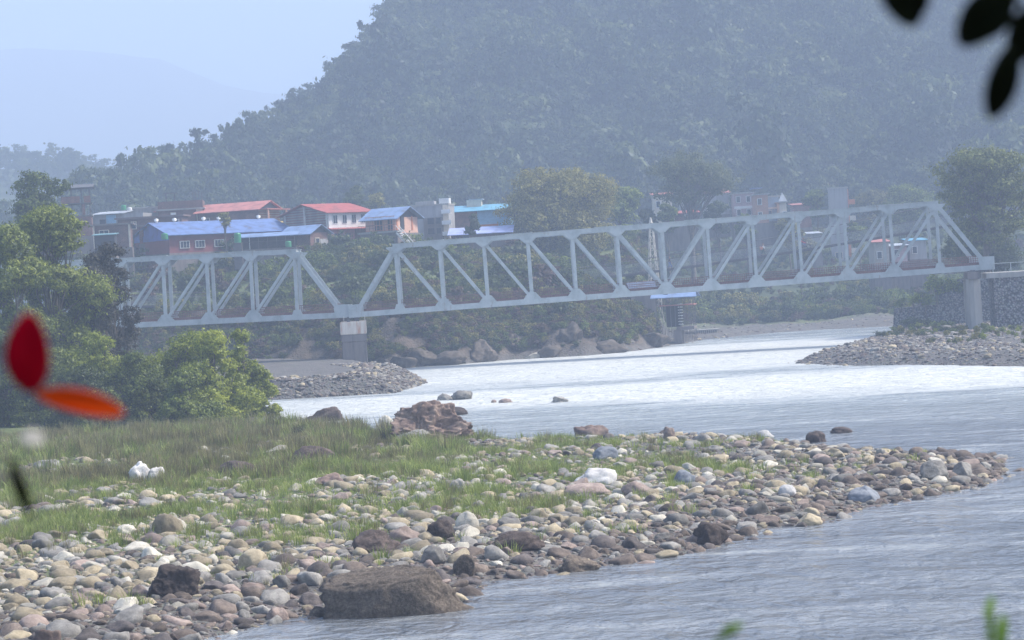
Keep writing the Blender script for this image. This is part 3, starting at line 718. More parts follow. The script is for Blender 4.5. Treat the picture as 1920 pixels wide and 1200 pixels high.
if 1:
    # left bank, near: the broad tree and the bushes in front of it
    def T(name, label, cat, u, vt, vb, d, wpx, nb, nl, size, mat, seed, dome=False, **k):
        p, h, hb = at_px(u, vt, vb, d)
        if dome:
            gg = random.Random(seed); w_ = wpx * M_PX(d) * 1.15; k['blobs'] = []
            for i in range(nb + 6):
                t = gg.random() ** 1.3; rr = math.sqrt(max(0, 1 - t * t * .95)) * gg.uniform(.1, .85); a_ = gg.uniform(0, 6.28); br = w_ * gg.uniform(.10, .2)
                k['blobs'].append((rr * w_ * .5 * math.cos(a_), rr * w_ * .5 * math.sin(a_), max(.25, t * (h - br * .6)), br, br, br * .8))
            hb = .2
        return make_tree(name, label, cat, p, wpx * M_PX(d), h, max(0.2, hb), nb, nl, size, mat, seed, **k)
    T('broadleaf_tree', 'tall bushy tree with yellow-green top at the left edge, in front of the brick houses', 'tree', 100, 392, 690, 205, 200, 34, 80000, .15, L_FRESH, 11, dome=True)
    T('broadleaf_tree', 'grey-green tree rising beside the rooftop shelter at the far left', 'tree', 78, 332, 430, 290, 130, 14, 22000, .2, L_MID, 12)
    T('broadleaf_tree', 'dark tree filling the left edge below the brick houses', 'tree', 15, 410, 690, 198, 170, 30, 60000, .15, L_FRESH, 13, dome=True)
    T('slender_tree', 'thin dark dry-leaved tree in front of the left end of the truss', 'tree', 212, 455, 700, 212, 125, 34, 52000, .115, leafmat('dusty brown foliage', (.03, .028, .022), (.065, .06, .045), (.12, .115, .08)), 14, dome=True)
    T('broadleaf_tree', 'fresh green tree at the far left whose crown meets the broad tree trunks', 'tree', 62, 500, 700, 207, 130, 24, 36000, .14, L_FRESH, 16, dome=True)
    T('slender_tree', 'low dark dry-leaved tree between the broad tree and the truss diagonals', 'tree', 172, 500, 690, 208, 120, 22, 32000, .12, leafmat('dusty brown foliage', (0, 0, 0), (0, 0, 0), (0, 0, 0)), 15, dome=True)
    bush = [(90, 640, 778, 182, 160, L_FRESH, 21, 'dense green bush at the left edge behind the orange petal'),
            (10, 620, 778, 184, 150, L_DARK, 22, 'dark bush half hidden behind the red petal'),
            (180, 622, 775, 186, 150, L_BRIGHT, 23, 'mid green bush between the left-edge bush and the tallest bright bush'),
            (262, 640, 778, 180, 140, L_FRESH, 24, 'dense dark-hearted bush above the grey boulder'),
            (325, 600, 778, 184, 160, L_BRIGHT, 25, 'tallest bright yellow-green bush in front of the lower chord of the truss'),
            (395, 618, 776, 182, 140, L_BRIGHT, 26, 'bright green bush right of the tallest one'),
            (452, 618, 768, 186, 95, L_BRIGHT, 27, 'upright bush with side sprays at the right end of the thicket'),
            (350, 690, 782, 176, 120, L_MID, 28, 'low round bush at the foot of the thicket'),
            (484, 690, 766, 190, 70, L_BRIGHT, 29, 'small pale bush at the water side of the thicket'),
            (150, 690, 785, 176, 130, L_DARK, 30, 'low dark bush at the foot of the thicket behind the orange petal')]
    for u, vt, vb, d, wpx, mt, sd_, lb in bush:
        T('shrub', lb, 'bush', u, vt, vb, d, wpx, 22, int(260 * wpx), .10, mt, sd_, group='bushes of the left-bank thicket', part='foliage', dome=True)
    # far bank trees
    p, h, hb = at_px(1045, 318, 470, 385)
    Bf = rand_blobs(21, h, hb, 60, 41, .6); Bf = [(b[0], b[1], b[2], b[3] * .72, b[4] * .72, b[5] * .72) for b in Bf]
    make_tree('fig_tree', 'huge round-crowned tree standing over the middle of the truss bridge', 'tree', p, 21, h, hb, 0, 70000, .22, L_OLIVE, 41, r=.9, blobs=Bf)
    p, h, hb = at_px(1290, 290, 378, 430)
    make_tree('spreading_tree', 'flat-topped feathery tree with dark forked trunk in front of the distant houses', 'tree', p, 17.5, h, hb, 26, 20000, .22, leafmat('feathery olive foliage', (.04, .055, .02), (.09, .11, .035), (.18, .19, .06)), 42, r=.45, flat=.35)
    p, h, hb = at_px(1850, 265, 480, 306)
    make_tree('broadleaf_tree', 'big layered tree over the right end of the truss bridge', 'tree', p, 15.5, h, hb, 40, 26000, .22, leafmat('layered green foliage', (.05, .065, .018), (.14, .165, .04), (.28, .30, .08)), 43, r=.45, flat=.26)
    T('broadleaf_tree', 'dark tree below the layered tree at the right bridgehead', 'tree', 1835, 420, 510, 322, 150, 20, 26000, .2, L_DARK, 44)
    T('broadleaf_tree', 'small round dark tree in front of the brick wall of the blue building', 'tree', 884, 402, 440, 372, 36, 8, 5000, .17, L_DARK, 45)
    T('slender_tree', 'thin sparse tree rising in front of the long blue roof', 'tree', 420, 396, 432, 368, 24, 8, 1800, .18, L_OLIVE, 46, clump=.5, r=.1)
    T('broadleaf_tree', 'dark tree behind the red-roofed white house', 'tree', 665, 350, 392, 445, 46, 8, 5000, .22, L_DARK, 47)
    T('broadleaf_tree', 'brownish tree behind the blue-roofed peach house', 'tree', 702, 350, 392, 450, 48, 8, 5000, .22, L_OLIVE, 48)
    T('broadleaf_tree', 'round dark tree left of the tall grey concrete building', 'tree', 1533, 346, 410, 462, 52, 10, 9000, .24, L_MID, 49)
    T('broadleaf_tree', 'tree behind the huge round tree, on its right', 'tree', 1165, 350, 470, 420, 90, 14, 14000, .24, L_MID, 50)
    T('broadleaf_tree', 'pale tree standing right of the tall grey concrete building', 'tree', 1700, 350, 440, 480, 120, 16, 16000, .25, L_MID, 51)
    for u_, vt_, vb_, d_, w_, mm_, sd2, lb_ in [(1250, 372, 440, 440, 46, L_MID, 53, 'dark green tree hiding the cream distant house'), (1345, 378, 440, 445, 60, L_DARK, 54, 'low dark tree right of the spreading tree trunk'), (1400, 392, 450, 440, 44, L_MID, 55, 'tree below the faded pink distant house'),
        (1215, 392, 450, 425, 50, L_DARK, 56, 'dark tree just left of the lattice mast head'), (1480, 396, 460, 438, 50, L_OLIVE, 57, 'olive tree between the shrine-like house and the brick one'), (1610, 400, 470, 440, 46, L_MID, 58, 'tree at the right foot of the tall concrete building'), (1500, 446, 500, 400, 60, L_OLIVE, 59, 'olive bushy tree below the motorcycle')]:
        T('broadleaf_tree', lb_, 'tree', u_, vt_, vb_, d_, w_, 10, 8000, .22, mm_, sd2, group='trees among the distant houses')
    T('broadleaf_tree', 'tree between the tall concrete building and the right bridgehead', 'tree', 1640, 360, 440, 500, 90, 14, 12000, .25, L_OLIVE, 52)
# ---- bank shrubs one can tell apart, and the rest as undergrowth
def proto_shrub(mat, seed, nleaf=900, size=.16, flat=.7):
    g = random.Random(seed); B = []
    for i in range(9): a = g.uniform(0, 6.28); rr = g.uniform(0, .62); B.append((rr * math.cos(a), rr * math.sin(a), g.uniform(.35, 1.05), g.uniform(.3, .5), g.uniform(.3, .5), g.uniform(.25, .45)))
    V, Q = leaf_cloud(B, nleaf, size, seed, .28, 24); return np_mesh('foliage', V, Q, mat)
SHR = [proto_shrub(m, 60 + i, 1000, .085) for i, m in enumerate([L_MID, L_DARK, L_OLIVE, L_BRIGHT, L_MID, L_RUSSET])]
shr_stem = MB().tube([(0, 0, -.6), (0, 0, .5)], [.09, .04], 6).tube([(0, 0, .1), (.3, .1, .9)], [.05, .02], 5).tube([(0, 0, .1), (-.3, -.1, .8)], [.05, .02], 5); STEM_ME = new_mesh('stem', shr_stem.v, shr_stem.f, BARK)
def hidden_coll(name):
    return bpy.data.collections.new(name)
def scatter(name, label, pts, scl, rotz, meshes, seed, kind='stuff', tilt=None, sz=None):
    """one object of many small pieces"""
    me = bpy.data.meshes.new(name); me.vertices.add(len(pts)); me.vertices.foreach_set('co', np.ascontiguousarray(pts, np.float32).ravel())
    S = np.asarray(scl, np.float32)
    if S.ndim == 1: S = np.repeat(S[:, None], 3, 1)
    a = me.attributes.new('isc', 'FLOAT_VECTOR', 'POINT'); a.data.foreach_set('vector', S.ravel())
    rv = np.zeros((len(pts), 3), np.float32); rv[:, 2] = rotz
    if tilt is not None: rv[:, :2] = tilt
    a = me.attributes.new('irot', 'FLOAT_VECTOR', 'POINT'); a.data.foreach_set('vector', rv.ravel())
    a = me.attributes.new('iid', 'INT', 'POINT'); a.data.foreach_set('value', np.random.default_rng(seed).integers(0, len(meshes), len(pts)).astype(np.int32))
    o = link(name, me); tag(o, label, kind=kind)
    c = hidden_coll(name + ' pieces')
    for i, m in enumerate(meshes): c.objects.link(bpy.data.objects.new('%s piece %02d' % (name, i), m))
    ng = bpy.data.node_groups.new(name + ' scatter', 'GeometryNodeTree')
    ng.interface.new_socket('Geometry', in_out='INPUT', socket_type='NodeSocketGeometry'); ng.interface.new_socket('Geometry', in_out='OUTPUT', socket_type='NodeSocketGeometry')
    N = ng.nodes; gi = N.new('NodeGroupInput'); go = N.new('NodeGroupOutput'); ip = N.new('GeometryNodeInstanceOnPoints'); ci = N.new('GeometryNodeCollectionInfo')
    ci.inputs[0].default_value = c; ci.inputs['Separate Children'].default_value = True; ci.inputs['Reset Children'].default_value = True
    def na(nm, t):
        q = N.new('GeometryNodeInputNamedAttribute'); q.data_type = t; q.inputs[0].default_value = nm; return q.outputs[0]
    mp = N.new('GeometryNodeMeshToPoints')
    Lk = ng.links.new
    Lk(gi.outputs[0], mp.inputs[0]); Lk(mp.outputs[0], ip.inputs['Points']); Lk(ci.outputs[0], ip.inputs['Instance']); ip.inputs['Pick Instance'].default_value = True
    Lk(na('iid', 'INT'), ip.inputs['Instance Index'])
    e = N.new('FunctionNodeEulerToRotation'); Lk(na('irot', 'FLOAT_VECTOR'), e.inputs[0]); Lk(e.outputs[0], ip.inputs['Rotation'])
    Lk(na('isc', 'FLOAT_VECTOR'), ip.inputs['Scale'])
    Lk(ip.outputs[0], go.inputs[0])
    md = o.modifiers.new('scatter', 'NODES'); md.node_group = ng
    return o
def visible_xy(n, y0, y1, g, pad=.03):
    y = g.uniform(y0, y1, n); a = g.uniform(-.215 - pad, .215 + pad, n); return a * y, y
# undergrowth on the far bank
g = np.random.default_rng(21)
x, y = visible_xy(26000, 300, 520, g)
s = sdist(x, y, shore); a = x / y
wr = sstep(az(1190, 600), az(1256, 600), a)
dens = np.where(wr < .5, sstep(1.5, 6, s), sstep(20, 30, s)) * (.3 + .7 * sstep(-.14, .02, fbm(x, y, 12, 3, 6)))
dens *= np.where(s > 75, .8, 1)
k = g.random(len(x)) < dens * .75
x, y, s = x[k], y[k], s[k]
sc = g.uniform(.6, 1.7, len(x)) * (1 - .35 * (s > 62)) * (1 - .3 * (s < 14))
scatter('undergrowth', 'dense green and russet scrub covering the far bank', np.stack([x, y, terrain(x, y) - .1], -1), np.where(g.random(len(x)) < .07, sc * 1.9, sc), g.uniform(0, 6.28, len(x)), [SHR[0], SHR[1], SHR[2], SHR[1], SHR[5], SHR[1], SHR[4], SHR[1]], 5)
x, y = visible_xy(60000, 290, 350, g, .02); s = sdist(x, y, shore); a = x / y
k = (s > .8) & (s < 14) & (a < az(1230, 640)) & (g.random(len(x)) < .9 * sstep(.8, 4, s) * sstep(-.2, -.04, fbm(x, y, 5, 3, 7))); x, y, s = x[k], y[k], s[k]
scatter('bank_scrub', 'tangled dark scrub and creepers on the steep rocky foot of the far bank', np.stack([x, y, terrain(x, y) - .15], -1), g.uniform(.35, 1.1, len(x)), g.uniform(0, 6.28, len(x)), [SHR[1], SHR[5], SHR[0], SHR[1], SHR[2], SHR[5]], 7)
# low scrub on the right bar and the wall top
x = g.uniform(40, 75, 5000); y = g.uniform(225, 335, 5000); s = sdist(x, y, rspit); ar = x / y
k = (s > 3) & (fbm(x, y, 9, 3, 2) > .03) & ((y > 297) | (g.random(5000) < .25)); x, y = x[k][:1000], y[k][:1000]
scatter('bar_weeds', 'low weeds on the stony bar below the retaining wall', np.stack([x, y, terrain(x, y) - .05], -1), g.uniform(.25, .6, len(x)), g.uniform(0, 6.28, len(x)), SHR[:5], 6)
def shrub_at(u, v, d, s, mi, label, z=None, group='shrubs on the far bank'):
    p = P(u, v, d); zz = tz(p.x, p.y) if z is None else z
    t = thing('shrub', label, 'bush', (p.x, p.y, zz), random.uniform(0, 6.28), group)
    t.scale = (s, s, s * random.uniform(.9, 1.2)); link('foliage', SHR[mi], t); link('stem', STEM_ME, t); return t
wallz = P(1740, 576, 305).z
for u, v, s, mi in [(1690, 570, 1.1, 0), (1712, 566, 1.3, 3), (1735, 560, 1.5, 0), (1756, 552, 1.9, 3), (1772, 545, 1.8, 0), (1790, 540, 1.6, 3), (1806, 535, 1.6, 0)]:
    p = P(u, v, 307); shrub_at(u, v, 306.5, s, mi, 'bright green bush on top of the stone retaining wall', z=wallz + (.1 if u < 1745 else 1.2), group='bushes along the top of the retaining wall')
for u, v, s in [(1718, 606, 1.2), (1700, 612, 1.0), (1738, 610, .9)]:
    shrub_at(u, v, 299, s, 1, 'dark weed bush at the foot of the stone retaining wall', group='weeds at the foot of the retaining wall')
for u, vt, vb, d, s, mi, lb in [(675, 432, 490, 352, 2.6, 1, 'large dark bush below the pink storey of the white house'),
    (650, 440, 490, 350, 1.8, 0, 'bush at the left foot of the large dark bush below the pink storey'),
    (705, 445, 490, 351, 1.9, 0, 'green bush below the balcony of the peach house'),
    (300, 450, 470, 356, 1.7, 0, 'bush under the left corner of the dark red hall'),
    (262, 448, 476, 352, 2.0, 2, 'olive bush left of the dark red hall'),
    (338, 458, 476, 356, 1.3, 0, 'bush under the first white window of the dark red hall'),
    (382, 450, 476, 356, 1.7, 1, 'dark bush between two white windows of the dark red hall'),
    (412, 462, 478, 356, 1.2, 2, 'low olive bush under the rightmost windows of the dark red hall'),
    (500, 458, 470, 350, .9, 3, 'small bright bush growing at the end of the left truss top chord'),
    (757, 420, 445, 366, 1.2, 3, 'green bush beside the white stairs of the peach house')]:
    shrub_at(u, vb, d, s, mi, lb)

# hillside forest
def proto_tree(mat, seed, w, h, nleaf, size, flat=.6):
    B = rand_blobs(w, h, h * .3, 11, seed, flat); V, Q = leaf_cloud(B, nleaf, size, seed, .2, 30)
    return np_mesh('crown', V, Q, mat), B
FT = [proto_tree(L_FOREST, 80 + i, w_, h_, 1500, .36, fl_) for i, (w_, h_, fl_) in enumerate([(8, 9, .7), (9, 11, .6), (7, 10, .9), (11, 12, .45), (6, 8, .9), (8, 13, .7)])]
g = np.random.default_rng(33)
x, y = visible_xy(8500, 560, 860, g, .02)
z = terrain(x, y); e = (z - CAMZ) / y
k = (e < .135) & ((z > 19) | (g.random(len(x)) < .5)); x, y, z = x[k], y[k], z[k]; cap_ = np.where(z > np.interp(x / y, _sa, _se) - 6, 1.25, 2.3)
scatter('forest', 'hazy forest covering the steep hillside', np.stack([x, y, z - 1.5], -1), (lambda q: np.stack([q, q, q * g.uniform(.7, 1.35, len(x))], -1))(np.clip(np.exp(g.normal(.08, .38, len(x))), .45, cap_)), g.uniform(0, 6.28, len(x)), [f[0] for f in FT], 8)
xx, yy = visible_xy(900, 1020, 1160, g, .02); kk = xx / yy < az(420, 380); xx, yy = xx[kk], yy[kk]
scatter('far_woods', 'faint woods on the low hill at the far left', np.stack([xx, yy, terrain(xx, yy) - 2], -1), g.uniform(.8, 1.4, len(xx)), g.uniform(0, 6.28, len(xx)), [f[0] for f in FT], 9)
# trees along the skyline and standing out on the slope
TRK = {}
def hill_tree(u, v, d, i, s, label, name='hill_tree', group='trees standing out on the hill'):
    p = P(u, v, d); zz = tz(p.x, p.y)
    t = thing(name, label, 'tree', (p.x, p.y, zz - .5), random.uniform(0, 6.28), group); t.scale = (s,) * 3
    link('crown', FT[i][0], t)
    if i not in TRK:
        m = trunk_mb([9, 11, 10, 12, 8, 13][i] * .7, .22, FT[i][1], 90 + i); TRK[i] = new_mesh('trunk', m.v, m.f, BARK, True)
    link('trunk', TRK[i], t); return t
sky_l = [(275, 285, 3, 1.15, 'broad spreading tree at the lowest left end of the wooded ridge'), (345, 268, 0, .95, 'round tree on the ridge line just right of the spreading one'),
    (452, 222, 2, .9, 'small upright tree on the ridge line halfway up the left slope'), (530, 176, 0, .9, 'tree on the ridge line where the far ridge meets it'),
    (592, 135, 3, 1.1, 'sparse tree reaching out from the ridge line below the steep part'), (640, 95, 1, 1.0, 'dark tree on the steep part of the ridge line'),
    (676, 50, 1, 1.1, 'tall tree near the top of the ridge line'), (712, 12, 5, 1.1, 'topmost tree of the ridge line at the upper edge of the photo')]
for u, v, i, s, lb in sky_l:
    a_ = az(u, v); cz = float(np.interp(a_, _sa, _se)); d = 600 + (cz - 17) / .5
    hill_tree(u, v, d + 2, i, s, lb)
def tall_tree(u, vtop, vbot, d, wpx, label, seed):
    p = P(u, vtop, d); z = tz(p.x, p.y); h = P(u, vtop, d).z - z; w_ = wpx * M_PX(d)
    make_tree('tall_tree', label, 'tree', (p.x, p.y, z), w_, h, h * .55, 16, 9000, .36, L_FOREST, seed, 'trees standing out on the hill', r=.5, flat=.4)
tall_tree(1495, 165, 320, 640, 105, 'tall pale-trunked tree standing out on the lower hillside', 71)
tall_tree(1645, 200, 330, 640, 130, 'broad layered tree on the lower hillside right of the pale-trunked one', 72)
tall_tree(1365, 90, 200, 690, 90, 'spreading tree higher up the hill, upper left of the pale-trunked one', 73)
tall_tree(1100, 235, 320, 640, 70, 'pale round tree on the hillside above the huge round tree', 74)
# ---------------------------------------------------------------- stones
import bmesh
from mathutils import noise as mnoise
def rock_me(name, seed, dims, mat, sub=3, planes=0, rough=.12, nf=1.6, flatb=.35, fine=.03):
    g = random.Random(seed); bm = bmesh.new(); bmesh.ops.create_icosphere(bm, subdivisions=sub, radius=1)
    pl = []
    for i in range(planes):
        n = Vector((g.gauss(0, 1), g.gauss(0, 1), g.gauss(0, .8))).normalized(); pl.append((n, g.uniform(.5, .86)))
    off = Vector((g.uniform(-50, 50), g.uniform(-50, 50), g.uniform(-50, 50)))
    for v in bm.verts:
        p = v.co.copy()
        for n, dd in pl:
            e = p.dot(n) - dd
            if e > 0: p -= n * e * .93
        q = v.co * nf + off
        p += v.co * (mnoise.noise(q) * rough * 1.8 + (abs(mnoise.noise(q * 2.3)) - .2) * -rough * 1.5 + mnoise.noise(q * 7) * fine * 2 + mnoise.noise(q * 15) * fine)
        if p.z < -flatb: p.z = -flatb + (p.z + flatb) * .25
        v.co = p
    xs_ = [v.co.x for v in bm.verts]; ys_ = [v.co.y for v in bm.verts]; zt_ = max(v.co.z for v in bm.verts); fx = 2 / (max(xs_) - min(xs_)); fy = 2 / (max(ys_) - min(ys_)); mx = (max(xs_) + min(xs_)) / 2; my = (max(ys_) + min(ys_)) / 2
    for v in bm.verts: v.co = Vector(((v.co.x - mx) * fx * dims[0], (v.co.y - my) * fy * dims[1], v.co.z / zt_ * dims[2]))
    me = bpy.data.meshes.new(name); bm.to_mesh(me); bm.free(); me.materials.append(mat)
    me.polygons.foreach_set('use_smooth', [True] * len(me.polygons)); return me
ST = {
 'grey': stonemat('grey stone', (.13, .122, .115), (.235, .225, .205), (.35, .335, .305)),
 'tan': stonemat('tan stone', (.20, .165, .11), (.33, .28, .19), (.46, .395, .28)),
 'brown': stonemat('brown stone', (.07, .056, .046), (.145, .115, .095), (.24, .195, .16)),
 'pinkish': stonemat('pinkish stone', (.16, .125, .11), (.27, .21, .18), (.38, .31, .265)),
 'pale': stonemat('pale stone', (.31, .285, .235), (.44, .415, .35), (.56, .53, .45)),
 'dark': stonemat('dark stone', (.045, .04, .04), (.10, .085, .08), (.17, .145, .13)),
}
BLD = {
 'bank': stonemat('weathered bank rock', (.035, .03, .026), (.085, .07, .056), (.165, .135, .108), bscale=4, bump=1.0, nscale=1.2),
 'rough': stonemat('rough brown conglomerate', (.045, .036, .028), (.12, .096, .075), (.24, .20, .155), bscale=16, bump=1.0, nscale=9),
 'dark': stonemat('dark brown conglomerate', (.03, .022, .02), (.075, .055, .048), (.14, .105, .09), bscale=8, bump=1.0, nscale=4),
 'red': stonemat('craggy reddish rock', (.07, .05, .045), (.17, .12, .10), (.30, .23, .18), bscale=5, bump=1.0, nscale=1.6),
 'white': stonemat('whitish quartz rock', (.34, .33, .33), (.52, .51, .50), (.68, .67, .65), bscale=5, nscale=2),
 'blue': stonemat('blue-grey rock', (.18, .20, .24), (.30, .33, .38), (.42, .45, .5), bscale=5, nscale=2),
 'grey': ST['grey'], 'tan': ST['tan'], 'pale': ST['pale'], 'pinkish': ST['pinkish'],
}
RGT = lambda u, v: az(u, v)
BOULD = []
def boulder(u0, u1, vt, vb, kind, label, planes=8, zb=None, depth=.8, rough=.12, rz=0, seed=None, sub=4, d=None, cat='boulder', sink=.12, name='boulder', nf=1.6):
    if rough > .12: planes = planes + 6 if planes else 0; rough = .12 + (rough - .12) * .35; sub = max(sub, 4)
    uc = (u0 + u1) / 2
    if d is None:
        z = 0.3 if zb is None else zb
        for _ in range(6):
            p = G(uc, vb, z); zz = tz(p.x, p.y) if zb is None else zb; z = z * .4 + max(zz, 0.0) * .6
        d = p.y
    W = (u1 - u0) * M_PX(d) / 2; H = (vb - vt) * M_PX(d)
    if d > 280: d = hitd(uc, vb, 288) ; W = (u1 - u0) * M_PX(d) / 2; H = (vb - vt) * M_PX(d)
    p = P(uc, vb, d + W * depth * (.35 if d < 280 else .1))
    base = (max(tz(p.x, p.y), -.1) if zb is None else zb)
    base = min(base, p.z + .1) if d < 280 else p.z
    sz = H / (1 + .35) * 1.08
    if d > 280 and kind in ('red', 'rough', 'dark', 'tan') and vt > 0: kind = 'bank'; vt = vb - (vb - vt) * .72; H *= .72; sz *= .72; depth = max(depth, .9)
    seed = seed if seed is not None else int(u0 * 7 + vb)
    o = link(name, rock_me(name, seed, (W * 1.02, W * depth, sz), BLD[kind], sub, planes, rough, nf))
    o.location = (p.x, p.y, base + sz * .35 - H * sink * .5); o.rotation_euler = (0, 0, rz)
    tag(o, label, cat); BOULD.append((p.x, p.y, max(W, .3))); return o
boulder(603, 890, 1066, 1152, 'rough', 'huge flat-topped brown boulder lying at the near waterline', 9, 0.0, .42, .06, seed=5, sub=5, nf=1.2)
boulder(280, 380, 1058, 1118, 'dark', 'big dark brown boulder among the cobbles left of the huge flat one', 6, depth=.8, seed=3, sub=5)
boulder(734, 893, 752, 826, 'red', 'tall craggy reddish rock at the river edge behind the grass', 9, depth=.6, rough=.3, seed=12, sub=6, nf=1.8)
boulder(572, 650, 761, 790, 'dark', 'dark brown rock at the river edge left of the craggy reddish one', 5, rough=.2, depth=.7, seed=9)
boulder(817, 850, 736, 750, 'grey', 'low grey rock in the river, left half of the touching pair', 4, -.05, rough=.16)
boulder(846, 887, 731, 749, 'grey', 'higher grey rock in the river, right half of the touching pair', 4, -.05, rough=.16)
boulder(832, 877, 762, 778, 'dark', 'smooth dark rounded rock in the water behind the craggy reddish one', 0, -.05, rough=.06)
boulder(1032, 1066, 741, 754, 'grey', 'small jagged grey rock alone in the middle of the rapids', 5, -.05, rough=.25)
boulder(934, 963, 746, 755, 'pinkish', 'low pinkish rock awash in the river left of the jagged grey one', 2, -.05)
boulder(921, 931, 748, 755, 'pinkish', 'tiny pinkish rock awash beside the low pinkish one', 2, -.05, sub=3)
boulder(1076, 1144, 794, 822, 'red', 'brown mossy mound of rock on the far edge of the grassy bar', 3, rough=.2, depth=.7)
boulder(1557, 1598, 799, 812, 'dark', 'dark flat rock standing in the water off the far edge of the bar', 3, -.05, rough=.12)
boulder(242, 284, 866, 906, 'white', 'white pointed rock in the reeds, left peak of the white pair', 7, rough=.16, depth=.8)
boulder(276, 314, 876, 906, 'white', 'lower white rock leaning against the white pointed one', 6, rough=.16)
boulder(548, 630, 836, 876, 'dark', 'dark brown cut-faced rock in the grass with a pale rock at its left', 7, rough=.12, depth=.6, seed=4)
boulder(486, 556, 836, 858, 'pale', 'pale lichened rock leaning on the dark cut-faced one', 6, rough=.15)
boulder(413, 482, 864, 893, 'dark', 'flat-topped blackish mossy rock in the reeds', 8, rough=.1, depth=.7)
boulder(1073, 1158, 879, 908, 'white', 'big whitish-grey flat rock in the grass at the middle of the bar', 8, rough=.12, depth=.6)
boulder(1112, 1160, 838, 862, 'blue', 'rounded blue-grey rock in the grass', 4, rough=.08)
boulder(1264, 1304, 880, 909, 'blue', 'pointed pale blue-grey rock right of the big whitish flat one', 6, rough=.1)
boulder(1055, 1145, 908, 928, 'pinkish', 'long flat reddish slab below the big whitish flat rock', 6, rough=.08, depth=.7)
boulder(1165, 1232, 902, 928, 'pinkish', 'humped reddish slab right of the long flat one', 5, rough=.08, depth=.7)
boulder(853, 899, 960, 993, 'pale', 'round pale boulder with a shaded underside among the cobbles', 2, rough=.05)
boulder(445, 502, 1031, 1066, 'tan', 'large cream egg-shaped stone standing among the cobbles', 2, rough=.05)
boulder(1459, 1493, 909, 929, 'white', 'round white stone on the right part of the bar', 1, rough=.05)
boulder(1726, 1778, 864, 898, 'grey', 'large grey block near the right tip of the bar', 6, rough=.06)
boulder(1784, 1824, 866, 896, 'grey', 'rounded grey-brown block right of the large grey block', 5, rough=.06)
boulder(928, 1022, 996, 1030, 'dark', 'long low dark conglomerate rock right of the round pale boulder', 4, rough=.12, depth=.6)
boulder(662, 752, 994, 1036, 'dark', 'dark hunched rock with a grass tuft hanging over it', 4, rough=.14, depth=.7)
boulder(1298, 1368, 980, 1022, 'dark', 'dark knobbly conglomerate rock at the waterline in the middle of the near edge', 3, rough=.2, depth=.7)
boulder(1038, 1128, 1036, 1070, 'rough', 'low brown conglomerate ledge at the waterline right of the huge flat boulder', 5, rough=.16, depth=.6)
boulder(1590, 1652, 912, 940, 'blue', 'grey hollow-sided rock near the waterline on the right part of the bar', 5, rough=.1)
boulder(60, 124, 862, 882, 'white', 'low whitish rock behind a dark tussock at the left edge', 5, rough=.12)
boulder(706, 738, 776, 800, 'pale', 'upright pale grey rock touching the left side of the craggy reddish one', 6, rough=.1)
boulder(738, 820, 806, 830, 'grey', 'flat pale-topped rock in front of the craggy reddish one', 6, rough=.12, depth=.6)
boulder(68, 142, 948, 968, 'pale', 'long low white-grey rock in the grass at the left', 5, rough=.1)
boulder(286, 345, 962, 1000, 'tan', 'cream humped boulder in the grass behind the pointed grey-white one', 3, rough=.08)
boulder(312, 350, 972, 998, 'pale', 'pointed grey-white stone leaning on the cream humped boulder', 6, rough=.1)
boulder(216, 256, 984, 1004, 'pale', 'angular whitish stone with an orange stain in the grass at the left', 6, rough=.1)
boulder(1492, 1542, 962, 984, 'tan', 'wet orange-tan stone sticking into the near channel', 3, -.02, rough=.08)
boulder(1420, 1465, 966, 986, 'pinkish', 'flat pinkish stone at the waterline left of the wet orange-tan one', 5, -.02, rough=.06)
boulder(228, 262, 768, 788, 'grey', 'grey boulder at the foot of the left-bank thicket', 4, rough=.1)
boulder(192, 216, 778, 790, 'tan', 'small tan boulder left of the grey one under the thicket', 2, rough=.08)
boulder(842, 874, 898, 925, 'grey', 'split pale boulder in the grass left of the centre', 3, rough=.08, seed=77)
boulder(590, 646, 888, 912, 'red', 'reddish-brown crumbling rock in the middle of the grass', 5, rough=.18)
boulder(800, 856, 974, 1012, 'dark', 'dark striped craggy rock left of the round pale boulder', 7, rough=.2)
boulder(725, 790, 988, 1020, 'pinkish', 'pinkish cracked slab between the dark hunched rock and the striped craggy one', 7, rough=.1)
boulder(790, 838, 1024, 1056, 'grey', 'blocky grey rock above the right end of the huge flat boulder', 7, rough=.08)
boulder(850, 892, 1040, 1078, 'brown' if 'brown' in BLD else 'rough', 'brown blocky rock beside the right end of the huge flat boulder', 6, rough=.08)
boulder(580, 612, 1136, 1156, 'rough', 'small wet brown stone touching the left foot of the huge flat boulder', 3, -.02, rough=.08)
boulder(500, 542, 1138, 1164, 'pinkish', 'angular pinkish-brown stone half in the water left of the huge flat boulder', 6, -.02, rough=.08)
boulder(62, 116, 1180, 1206, 'red', 'rough reddish rock at the bottom left corner', 4, rough=.14)
boulder(312, 342, 1186, 1206, 'dark', 'small dark wet rock in the shallows at the bottom edge', 4, -.02, rough=.14)
boulder(1510, 1550, 805, 829, 'dark', 'dark rounded boulder on the far edge of the bar, right part', 3, rough=.08)
boulder(1416, 1452, 803, 820, 'white', 'whitish rock on the far edge of the bar left of the dark rounded boulder', 3, rough=.08)
boulder(1242, 1266, 800, 822, 'pinkish', 'pinkish pointed rock on the far edge of the bar', 6, rough=.12)
